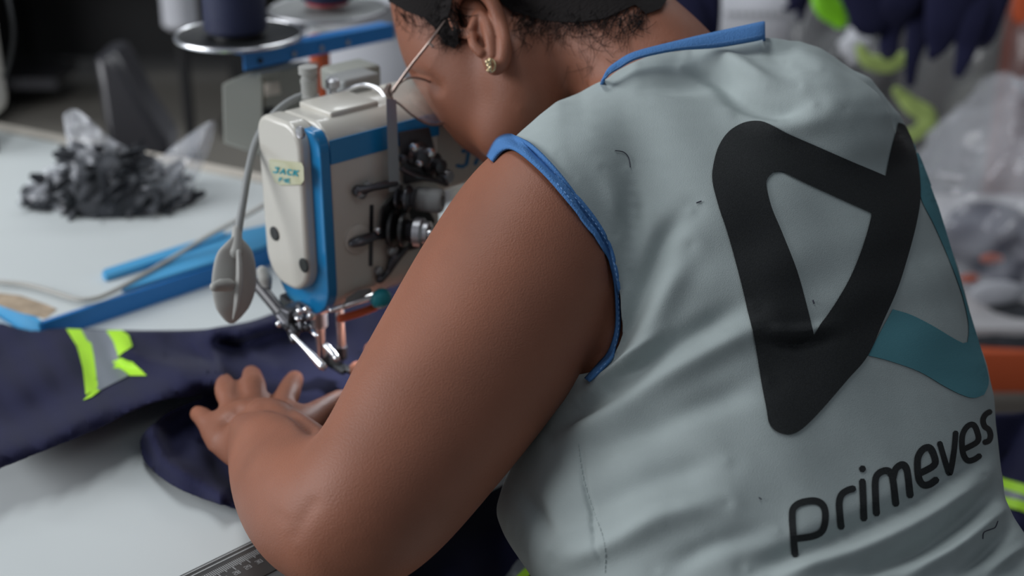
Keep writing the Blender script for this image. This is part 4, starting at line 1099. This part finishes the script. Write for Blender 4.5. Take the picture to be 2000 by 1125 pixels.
# ------------------------------------------------------------------ cable over the tables
cb = []
for x, y in ((-20, 549), (0, 551), (50, 556), (100, 569), (150, 584), (185, 583), (215, 572), (260, 548)): cb.append(Z(x, y, T2+0.006))
for x, y, z in ((330, 508, T2+0.008), (400, 465, T2+0.02), (460, 432, T2+0.035), (510, 404, T2+0.05), (540, 385, T2+0.06)): cb.append(Z(x, y, z))
tag(obj('cable', MB().tube(cb, [0.0026]*len(cb), seg=8), M['cable']), 'pale cable crossing the white tables to the sewing machine', 'cable')

# ------------------------------------------------------------------ control box behind the machine
bx = thing('control_box', 'grey control box with a small white sticker behind the sewing machine', 'control box', tuple(P(500, 300, 1.55)))
bd = 1.50
cbm = MB()
e0 = P(432, 262, bd); 
pf_ = [(431, 163), (478, 143), (512, 146), (512, 305), (500, 303), (434, 280)]
dirb = (RV*0.94 + FV*0.34)
v0 = [P(a, b, bd) for a, b in pf_]; v1 = [q + U_*0.075 for q in v0]
cbm.add(v0 + v1, [tuple(range(6)), tuple(range(6, 12))[::-1]] + [(k, (k+1) % 6, 6+(k+1) % 6, 6+k) for k in range(6)])
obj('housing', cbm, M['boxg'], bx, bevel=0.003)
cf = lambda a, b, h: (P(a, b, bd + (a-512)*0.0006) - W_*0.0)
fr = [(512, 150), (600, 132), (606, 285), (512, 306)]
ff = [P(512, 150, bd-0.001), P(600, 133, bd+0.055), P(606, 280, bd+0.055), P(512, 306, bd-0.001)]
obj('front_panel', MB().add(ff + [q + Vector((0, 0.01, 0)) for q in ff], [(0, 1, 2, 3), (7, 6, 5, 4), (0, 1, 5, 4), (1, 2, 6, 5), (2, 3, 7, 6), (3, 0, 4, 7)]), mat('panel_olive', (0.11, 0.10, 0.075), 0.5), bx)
obj('top_flange', MB().tube([P(510, 149, bd-0.004), P(600, 130, bd+0.052)], 0.004, seg=4, smooth=False), M['boxg'], bx)
lq = [P(517, 162, bd-0.004), P(555, 156, bd+0.020), P(556, 182, bd+0.020), P(518, 189, bd-0.004)]
obj('sticker', MB().add(lq, [(0, 1, 2, 3)]), M['plaque'] if False else M['creamstrip'], bx, solid=0.0006, angle=180)
sl = [P(514, 212, bd-0.003), P(545, 206, bd+0.016), P(545, 262, bd+0.016), P(514, 268, bd-0.003)]
obj('display', MB().add(sl, [(0, 1, 2, 3)]), M['blackp'], bx, solid=0.001, angle=180)
fq = P(565, 290, 1.56); obj('foot', MB().box((fq.x, fq.y, (fq.z+0.01+T2)/2), (0.02, 0.02, fq.z+0.01-T2), AX, 0.002), M['boxg'], bx)

# ------------------------------------------------------------------ thread stand
ts = thing('thread_stand', 'blue-armed thread stand on an orange post behind the sewing machine', 'thread stand', tuple(P(620, 190, 1.62)))
pz = P(622, 70, 1.60)
obj('post', MB().cyl((pz.x, pz.y, 0.0), (pz.x, pz.y, pz.z), 0.0115), M['orange'], ts)
obj('base', MB().lathe((pz.x, pz.y, 0.0), [(0.12, 0), (0.12, 0.015), (0.02, 0.03)], ZV), M['orange'], ts)
b0 = P(478, 127, 1.47); b1 = P(770, 66, 1.66)
bdv = (b1-b0).normalized()
obj('cross_arm', MB().prism([(0, 0), ((b1-b0).length, 0), ((b1-b0).length, 0.016), (0, 0.016)], lambda a, b, h: b0 + bdv*a + ZV*(b-0.006) + Vector((-bdv.y, bdv.x, 0))*h, 0, 0.002), M['edgeblue'], ts)
obj('cross_arm_top', MB().prism([(0, 0), ((b1-b0).length, 0), ((b1-b0).length, 0.02), (0, 0.02)], lambda a, b, h: b0 + bdv*a + Vector((-bdv.y, bdv.x, 0))*b + ZV*(0.010+h), 0, 0.0015), M['edgeblue'], ts)
for t_ in (0.09, 0.30, 0.48, 0.66):
    obj('bolt', MB().lathe(b0.lerp(b1, t_) + ZV*0.001, [(0.003, 0), (0.003, 0.002), (0.002, 0.003)], Vector((bdv.y, -bdv.x, 0)), 12), M['steel'] if t_ > 0.1 else M['blackp'], ts)
def plate(px_, py_, d, r, m, mr):
    c = P(px_, py_, d)
    obj('tray', MB().lathe(c, [(0.008, -0.004), (r*0.92, -0.002), (r, 0.0), (r, 0.002), (r*0.9, 0.0), (0.01, -0.001)], ZV, 56), m, ts)
    ring_ = [c + Vector((r*math.cos(a), r*math.sin(a), 0.000)) for a in np.linspace(0, 2*math.pi, 56)]
    obj('tray_rim', MB().tube(ring_, 0.0026, seg=8, smooth=False, caps=False), mr, ts)
    return c
c1 = plate(467, 68, 1.50, 0.066, M['blackp'], M['chrome'])
c2 = plate(640, 18, 1.72, 0.070, M['greyp'], M['steel'])
def cone(c, r, h, name, label, base=None):
    t = thing(name, label, 'thread cone', tuple(c), 'navy thread cones on the thread stand')
    obj('winding', MB().lathe(c+ZV*0.004, [(r*0.9, 0), (r, 0.004), (r*0.97, h*0.5), (r*0.88, h), (r*0.5, h+0.004)], ZV, 48), M['navycone'], t)
    obj('core', MB().lathe(c, [(r*0.80, 0), (r*0.78, 0.006), (r*0.4, h+0.012), (r*0.35, h+0.018)], ZV, 32), base or M['blackp'], t)
cone(c1 + RV*(-0.003), 0.033, 0.17, 'thread_cone', 'large navy thread cone on the black round tray')
cone(c2 + ZV*0.008, 0.0325, 0.17, 'thread_cone', 'navy thread cone with a red base on the grey tray', M['red'])

# ------------------------------------------------------------------ bag of black scraps
bag = thing('plastic_bag', 'clear crumpled plastic bag of black scraps on the white table', 'bag', tuple(Z(220, 400, T2)))
hb = MB(); 
for _ in range(560):
    a = random.uniform(0, 2*math.pi); q = math.sqrt(random.random())
    cx_ = 215 + 140*q*math.cos(a); cy_ = 386 + 24*q*math.sin(a); hh = 0.060*(1-q**4)*random.random()
    if cx_ < 150: hh *= 0.5
    c = Z(cx_, cy_, T2 + 0.006) + ZV*hh; r = random.uniform(0.005, 0.012)
    d1 = Vector((random.gauss(0, 1), random.gauss(0, 1), random.gauss(0, .5))).normalized()*r*2.2
    hb.tube([c-d1, c+Vector((random.gauss(0, 1), random.gauss(0, 1), random.gauss(0, 1)))*r*0.4, c+d1], [r*0.5, r*0.8, r*0.4], seg=6, n=2, flat=0.4)
hb.ell(Z(235, 392, T2+0.012), (0.055, 0.03, 0.026), (A_.lerp(RV, 0.8).normalized(), Vector((0, 1, 0)), ZV))
sc_ = obj('scraps', hb, M['scrap'], bag); sc_['kind'] = 'stuff'
top = [(32, 396), (50, 360), (95, 325), (150, 312), (135, 262), (124, 226), (148, 214), (180, 238), (205, 262), (250, 290), (305, 308), (345, 280), (412, 236), (416, 262), (402, 310), (385, 350), (370, 392)]
bot = [(34, 398), (60, 408), (95, 410), (120, 414), (140, 416), (155, 417), (170, 418), (185, 420), (205, 420), (240, 421), (270, 420), (300, 417), (325, 412), (340, 408), (355, 404), (365, 400), (372, 396)]
tp = np.array(cr(top, 5)); bt = np.array(cr(bot, 5)); nr = 26
def film(dep, amp, bow):
    N = len(tp); ns = rng.normal(0, 1, (nr, N))
    for _ in range(2): ns = (ns + np.roll(ns, 1, 0) + np.roll(ns, 1, 1) + np.roll(ns, -1, 0) + np.roll(ns, -1, 1))/5
    grid = []
    for j in range(nr):
        t = j/(nr-1); row = []
        for i in range(N):
            b = Z(bt[i][0], bt[i][1], T2+0.001); db = proj(b)[2] + dep*0
            p = bt[i]*(1-t) + tp[i]*t
            row.append(P(p[0], p[1], db + (0.02+dep)*t - bow*math.sin(math.pi*t) + amp*ns[j, i]*min(1, 3*t)*1.6))
        grid.append(row)
    return MB().sheet(grid)
obj('film', film(0.0, 0.006, 0.012), M['film'], bag, angle=180)
obj('film', film(0.04, 0.007, -0.03), M['film'], bag, angle=180)
fs_ = MB()
for x, y, L in ((55, 378, 10), (75, 372, 8), (105, 380, 14), (112, 392, 10), (140, 385, 16), (165, 370, 14), (172, 385, 9), (160, 320, 22), (172, 300, 20), (196, 300, 20), (205, 322, 14), (150, 335, 16), (120, 350, 12), (90, 335, 10)):
    c = P(x, y, 1.60)
# ------------------------------------------------------------------ background: chair, benches, other machine
ch = thing('office_chair', 'black vinyl office chair with leaning backrest behind the white tables', 'chair', tuple(Z(270, 330, 0.0)))
def cp(x, y, d): return P(x, y, d)
c0 = 2.30
front = [cp(182, 118, c0), cp(192, 104, c0), cp(222, 108, c0), cp(240, 135, c0), cp(275, 205, c0), cp(330, 290, c0), cp(320, 330, c0), cp(215, 330, c0), cp(200, 240, c0), cp(190, 170, c0)]
n_ = len(front); bk_ = [q + Vector((0.0, 0.10, 0.0)) for q in front]
obj('backrest', MB().add(front + bk_, [tuple(range(n_)), tuple(range(n_, 2*n_))[::-1]] + [(k, (k+1) % n_, n_+(k+1) % n_, n_+k) for k in range(n_)]), M['vinyl'], ch, bevel=0.02)
sc0 = cp(300, 400, 2.25)
obj('seat', MB().ell((sc0.x, sc0.y, 0.46), (0.22, 0.22, 0.05)), M['vinyl'], ch)
obj('back_bar', MB().tube([cp(275, 300, 2.34), (sc0.x-0.02, sc0.y+0.05, 0.42)], 0.02, smooth=False), M['blackp'], ch)
obj('column', MB().cyl((sc0.x, sc0.y, 0.08), (sc0.x, sc0.y, 0.44), 0.025), M['dsteel'], ch)
for k in range(5):
    a = 2*math.pi*k/5; obj('leg', MB().tube([(sc0.x, sc0.y, 0.1), (sc0.x+0.27*math.cos(a), sc0.y+0.27*math.sin(a), 0.03)], [0.025, 0.018], smooth=False), M['blackp'], ch)

def bench(name, label, x0, x1, y0, y1, h, xs):
    t = thing(name, label, 'bench', ((x0+x1)/2, (y0+y1)/2, 0), None)
    obj('bench_top', MB().box(((x0+x1)/2, (y0+y1)/2, h), (x1-x0, y1-y0, 0.05), None, 0.005), M['darkm'], t)
    obj('lower_panel', MB().box(((x0+x1)/2, y1-0.1, h*0.5), (x1-x0-0.1, 0.04, h*0.8)), M['darkm'], t)
    for x in xs:
        obj('leg', MB().box((x, (y0+y1)/2, h*0.48), (0.06, y1-y0-0.05, h*0.92)), M['blackp'], t)
        obj('foot', MB().box((x, (y0+y1)/2, 0.025), (0.10, y1-y0+0.15, 0.05)), M['blackp'], t)
    obj('motor', MB().lathe(((x0+x1)/2+0.2, (y0+y1)/2, h-0.25), [(0.10, -0.12), (0.11, -0.1), (0.11, 0.1), (0.08, 0.13)], (1, 0, 0)), M['vinyl'], t)
    obj('pedal', MB().box(((x0+x1)/2, (y0+y1)/2-0.05, 0.10), (0.4, 0.25, 0.03)), M['dsteel'], t)
bench('machine_bench', 'long black sewing bench across the factory floor, at the upper left', -2.6, -0.75, 4.3, 5.0, 0.78, (-2.5, -1.7, -0.85))
bench('machine_bench', 'shorter black sewing bench behind the thread stand', -0.72, 0.3, 4.3, 5.0, 0.78, (-0.66, 0.24))
obj_ = thing('sewing_machine', 'partly seen cream and blue sewing machine at the left edge', 'sewing machine', tuple(P(-60, 240, 1.85)))
m0 = P(-22, 230, 1.86)
obj('head', MB().box(m0 + Vector((-0.060, 0.02, 0.085)), (0.135, 0.11, 0.19), None, 0.02), M['cream'], obj_)
obj('blue_band', MB().box(m0 + Vector((-0.060, 0.02, 0.155)), (0.1365, 0.1115, 0.014), None, 0.004), M['blue'], obj_)
obj('arm', MB().box(m0 + Vector((-0.26, 0.02, 0.13)), (0.30, 0.09, 0.08), None, 0.02), M['cream'], obj_)
obj('column', MB().box(m0 + Vector((-0.42, 0.02, 0.05)), (0.09, 0.10, 0.24), None, 0.02), M['cream'], obj_)
obj('bed', MB().box(m0 + Vector((-0.22, 0.02, -0.095)), (0.48, 0.17, 0.05), None, 0.005), M['cream'], obj_)
obj('cable', MB().tube([P(12, -20, 1.84), P(24, 40, 1.83), P(26, 80, 1.83), P(17, 125, 1.84), P(8, 150, 1.85)], 0.003, seg=8), M['blackp'], obj_)
obj('presser_bar', MB().cyl(m0 + Vector((0.000, 0.0, -0.07)), m0 + Vector((0.0, 0.0, 0.0)), 0.006), M['blackp'], obj_)

def blob(c, r, m, name, label, cat, noise=0.12, sub=4, group=None, flat_bottom=True, parts=()):
    mb = MB().ell((0, 0, 0), (1, 1, 1), sub=sub); out = []
    ph = [random.uniform(0, 6) for _ in range(6)]
    for v in mb.v:
        x, y, z = v; k = 1 + noise*(math.sin(5*x+ph[0])*math.cos(4*z+ph[1]) + 0.6*math.sin(9*z+ph[2]+3*y) + 0.5*math.sin(13*x+7*z+ph[3])*math.cos(8*y+ph[4]))
        z2 = z*k; 
        if flat_bottom and z2 < -0.75: z2 = -0.75
        out.append((c[0]+x*k*r[0], c[1]+y*k*r[1], c[2]+z2*r[2]))
    mb.v = out
    o = obj(name, mb, m, None, angle=180)
    return tag(o, label, cat, group)
# white cylinder and sack behind the thread stand
ws = P(718, 150, 2.9)
wb = thing('waste_sack', 'white sack standing behind the thread stand and machine', 'sack', (ws.x, ws.y, 0))
mb = MB().lathe((ws.x, ws.y, 0), [(0.14, 0), (0.17, 0.05), (0.165, 0.4), (0.15, 0.62), (0.11, 0.70), (0.13, 0.76)], ZV, 40)
obj('sack_body', mb, M['whitec'], wb); obj('sack_tie', MB().lathe((ws.x, ws.y, 0.69), [(0.112, 0), (0.118, 0.01), (0.112, 0.02)], ZV), M['greyp'], wb)
wc = P(352, 46, 2.9)
wf = thing('thread_cone', 'white thread cone on a dark bracket in the upper left background', 'thread cone', tuple(wc))
obj('winding', MB().lathe(wc + ZV*-0.008, [(0.028, 0), (0.035, 0.008), (0.034, 0.14), (0.027, 0.19)], ZV, 32), M['whitec'], wf)
obj('bracket', MB().cyl((wc.x, wc.y, 0.0), (wc.x, wc.y, wc.z-0.008), 0.012), M['darkm'], wf)
obj('bracket_foot', MB().lathe((wc.x, wc.y, 0), [(0.14, 0), (0.14, 0.02), (0.02, 0.03)], ZV), M['darkm'], wf)

# ------------------------------------------------------------------ right background: rack, bags, hanging garments
rk = thing('storage_rack', 'orange storage rack with a pale shelf at the right edge', 'rack', tuple(Z(2100, 760, 0)))
ra = P(1905, 712, 2.30); rz = ra.z
x0 = ra.x - 0.12; x1 = x0 + 1.4; ry = ra.y
obj('shelf_board', MB().box(((x0+x1)/2, ry+0.32, rz+0.045), (x1-x0, 0.62, 0.03), None, 0.002), M['shelfw'], rk)
obj('beam', MB().box(((x0+x1)/2, ry, rz-0.005), (x1-x0, 0.04, 0.075), None, 0.004), M['orange'], rk)
obj('beam', MB().box(((x0+x1)/2, ry+0.62, rz-0.005), (x1-x0, 0.04, 0.075), None, 0.004), M['orange'], rk)
for yy in (ry, ry+0.62):
    for xx in (x0+0.02, x1): obj('upright', MB().box((xx, yy, 0.13 if xx < x1 else 0.8), (0.05, 0.05, 0.26 if xx < x1 else 1.6), None, 0.003), M['orange'], rk)
up = P(1985, 40, 3.0); obj('upright', MB().box((up.x+0.03, up.y, 0.62), (0.09, 0.05, 1.24), None, 0.003), M['orange'], rk)
def film_bag(name, label, c, r, m, contents=(), group=None):
    t = thing(name, label, 'bag', (c[0], c[1], c[2]-r[2]*0.75), group)
    mb = MB().ell((0, 0, 0), (1, 1, 1), sub=5); ph = [random.uniform(0, 6) for _ in range(8)]; out = []
    for x, y, z in mb.v:
        k = 1 + 0.08*math.sin(6*x+ph[0]+3*z) + 0.06*math.sin(11*z+ph[1]+5*y) + 0.05*math.sin(17*x-9*z+ph[2]) + 0.03*math.sin(31*z+13*y+ph[3]+9*x)
        zz = max(z*k, -0.75); sq = 1 - 0.35*max(zz, 0)**2
        out.append((c[0]+x*k*r[0]*sq, c[1]+y*k*r[1]*sq, c[2]+zz*r[2]))
    mb.v = out; obj('film', mb, m, t, angle=180)
    for nm, cc, rr_, mm in contents:
        mb = MB().ell(cc, rr_, sub=3); v2 = []
        for q in mb.v:
            s_ = 0.12*min(rr_); v2.append((q[0]+s_*math.sin(60*q[1]+40*q[2]), q[1]+s_*math.sin(50*q[0]), q[2]+s_*math.sin(45*q[0]+30*q[1])))
        mb.v = v2; o = obj(nm, mb, mm, t, angle=180)
    return t
sz = rz+0.06
def onp(x, y, d): return tuple(P(x, y, d))
film_bag('plastic_bag', 'clear bag of navy and orange goods on the pale shelf of the rack', (P(1955, 530, 2.5).x, P(1955, 530, 2.5).y, sz+0.15), (0.17, 0.20, 0.20), M['film'],
   (('navy_goods', onp(1925, 460, 2.5), (0.08, 0.07, 0.055), M['navy']), ('navy_goods', onp(1990, 500, 2.5), (0.09, 0.07, 0.07), M['navy']), ('dark_goods', onp(1950, 600, 2.52), (0.13, 0.10, 0.06), M['scrap']),
    ('orange_piece', onp(1938, 506, 2.38), (0.020, 0.007, 0.009), M['orange']), ('orange_piece', onp(1893, 543, 2.38), (0.018, 0.007, 0.008), M['orange']), ('dark_goods', onp(1960, 640, 2.36), (0.14, 0.09, 0.035), M['scrap']), ('white_goods', onp(1948, 572, 2.34), (0.045, 0.01, 0.022), M['whitec'])))
film_bag('plastic_bag', 'tall smoky plastic bag behind the bag with orange pieces', (P(1930, 280, 3.25).x, P(1930, 280, 3.25).y, 0.42), (0.22, 0.22, 0.56), M['film2'],
   (('grey_goods', onp(1950, 300, 3.27), (0.14, 0.10, 0.20), M['boxg']), ('dark_goods', onp(1940, 420, 3.25), (0.13, 0.1, 0.10), M['scrap'])))
film_bag('plastic_bag', 'dark plastic bag with pale highlights beyond the shoulder of the person', (P(1680, 210, 3.5).x, P(1680, 210, 3.5).y, 0.38), (0.27, 0.24, 0.50), M['film2'],
   (('dark_goods', onp(1700, 200, 3.5), (0.22, 0.16, 0.26), M['scrap']),))
blob(P(1672, 92, 2.75), (0.030, 0.03, 0.035), M['whitec'], 'white_parcel', 'small white parcel between the hanging navy garments', 'parcel', flat_bottom=False)
# pale boxes beyond
pb_ = thing('paper_stack', 'white printed sheet hanging behind the collar of the person', 'paper', tuple(P(1500, 90, 3.3)))
q = [P(1400, -60, 3.3), P(1600, -60, 3.3), P(1588, 110, 3.3), P(1402, 118, 3.3)]
obj('sheet', MB().add(q, [(0, 1, 2, 3)]), M['whitec'], pb_, angle=180, solid=0.02)
pl_ = MB()
for i in range(9): a = 1418+i*14; pl_.add([P(a, 24, 3.28), P(a+9, 24, 3.28), P(a+9, 31, 3.28), P(a, 31, 3.28)], [(0, 1, 2, 3)])
obj('print_line', pl_, M['greyp'], pb_, angle=180)
# hanging garments
def hang(label, strips, m, d, group='navy garments hanging on the rack'):
    t = thing('hanging_garment', label, 'garment', tuple(P(strips[0][0][0], strips[0][0][1], d)), group)
    for st_ in strips:
        pts = [P(x, y, d + random.uniform(-0.02, 0.02)) for x, y, w_ in st_]
        obj('fabric_tail', MB().tube(pts, [w_*d/FPX/2 for *_, w_ in st_], seg=14, flat=0.35, up=RV), m, t)
    return t
N1 = hang('navy garment with short tails and a bright green edge, nearest the white sheet', [[(1560, -60, 40), (1556, -10, 40), (1548, 12, 24), (1532, 18, 8)], [(1580, -60, 40), (1570, 0, 24), (1563, 36, 14)]], M['navy'], 2.5)
hang('broad navy garment with long tails over the dark bag', [[(1700, -80, 130), (1700, -20, 130), (1700, 28, 90)], [(1790, -80, 120), (1760, 0, 80), (1740, 60, 46), (1735, 100, 38), (1732, 112, 22)], [(1830, -80, 90), (1800, 40, 60), (1783, 110, 32), (1778, 160, 20)]], M['navy'], 2.45)
hang('navy garment hanging beside the orange upright', [[(1880, -80, 130), (1850, 30, 90), (1832, 85, 50), (1822, 106, 24)], [(1930, -80, 110), (1900, 30, 70), (1886, 100, 40), (1872, 142, 22)], [(1960, -80, 80), (1935, 10, 66), (1922, 70, 48), (1918, 88, 30)]], M['navy'], 2.4)
hang('navy garment hanging behind the nape of the person', [[(1320, -90, 120), (1325, 0, 120), (1330, 60, 110)], [(1375, -90, 60), (1378, 10, 62), (1380, 70, 50)]], M['navy'], 2.2)
def neonp(label, pts, d, m=None):
    o = obj('neon_strap', MB().tube([P(x, y, d) for x, y, w_ in pts], [w_*d/FPX/2 for *_, w_ in pts], seg=12, flat=0.4, up=RV), m or M['neon'])
    return tag(o, label, 'strap', 'neon straps on the right')
neonp('bright green strap hanging beside the white sheet', [(1610, -30, 50), (1612, 5, 52), (1630, 25, 50), (1640, 40, 34)], 2.55, M['neong'])
mpale = mat('pale_neon', (0.42, 0.55, 0.16), 0.6, var=0.3, vscale=30)
neonp('pale yellow curved strap over the dark bag', [(1680, 95, 20), (1695, 118, 30), (1735, 125, 34), (1775, 108, 24), (1785, 92, 14)], 2.6, mpale)
neonp('pale yellow bent strap low over the dark bag', [(1752, 178, 20), (1780, 205, 34), (1812, 228, 38), (1800, 252, 30), (1772, 268, 26)], 2.6, mpale)
# stool heap at the lower right
hp = thing('garment', 'navy garment with bright yellow band heaped at the lower right edge', 'garment', tuple(Z(2060, 1000, 0.45)))
HPO = [(1925, 812), (1960, 808), (2060, 800), (2120, 900), (2120, 1120), (2010, 1120), (1960, 1050), (1930, 930)]
hv, hf = fill_px(HPO, 12)
hcx = obj('fabric', MB().add([P(x, y, 1.62 - 0.0004*(y-810) + 0.02*math.sin(x/30+y/50)) for x, y in hv], hf), M['navy'], hp, angle=180, solid=0.02)
hbv = inset_bvh([hcx])
obj('neon_band', decal_mb([[(1942, 932), (1968, 946), (2040, 968), (2040, 990), (1970, 966), (1940, 950)]], hbv, 0.012, 10), M['neon'], hp, angle=180)
obj('neon_band', decal_mb([[(1945, 976), (1975, 984), (2040, 995), (2040, 1020), (1985, 1004), (1950, 996)]], hbv, 0.012, 10), M['neon'], hp, angle=180)
obj('reflective_band', decal_mb([[(1940, 950), (1970, 966), (2040, 990), (2040, 995), (1975, 984), (1945, 976)]], hbv, 0.012, 10), M['reflect'], hp, angle=180)
sx_ = P(2040, 980, 1.72)
stl = thing('stool', 'dark stool under the heaped navy garment', 'stool', (sx_.x+0.06, sx_.y, 0))
obj('seat', MB().lathe((sx_.x+0.06, sx_.y+0.03, sx_.z-0.06), [(0.13, 0), (0.14, 0.01), (0.14, 0.03), (0.12, 0.04)], ZV), M['vinyl'], stl)
for k in range(4):
    a = math.pi/4+math.pi/2*k; obj('leg', MB().tube([(sx_.x+0.06+0.09*math.cos(a), sx_.y+0.03+0.09*math.sin(a), sx_.z-0.06), (sx_.x+0.06+0.14*math.cos(a), sx_.y+0.03+0.14*math.sin(a), 0.01)], 0.012, smooth=False), M['dsteel'], stl)
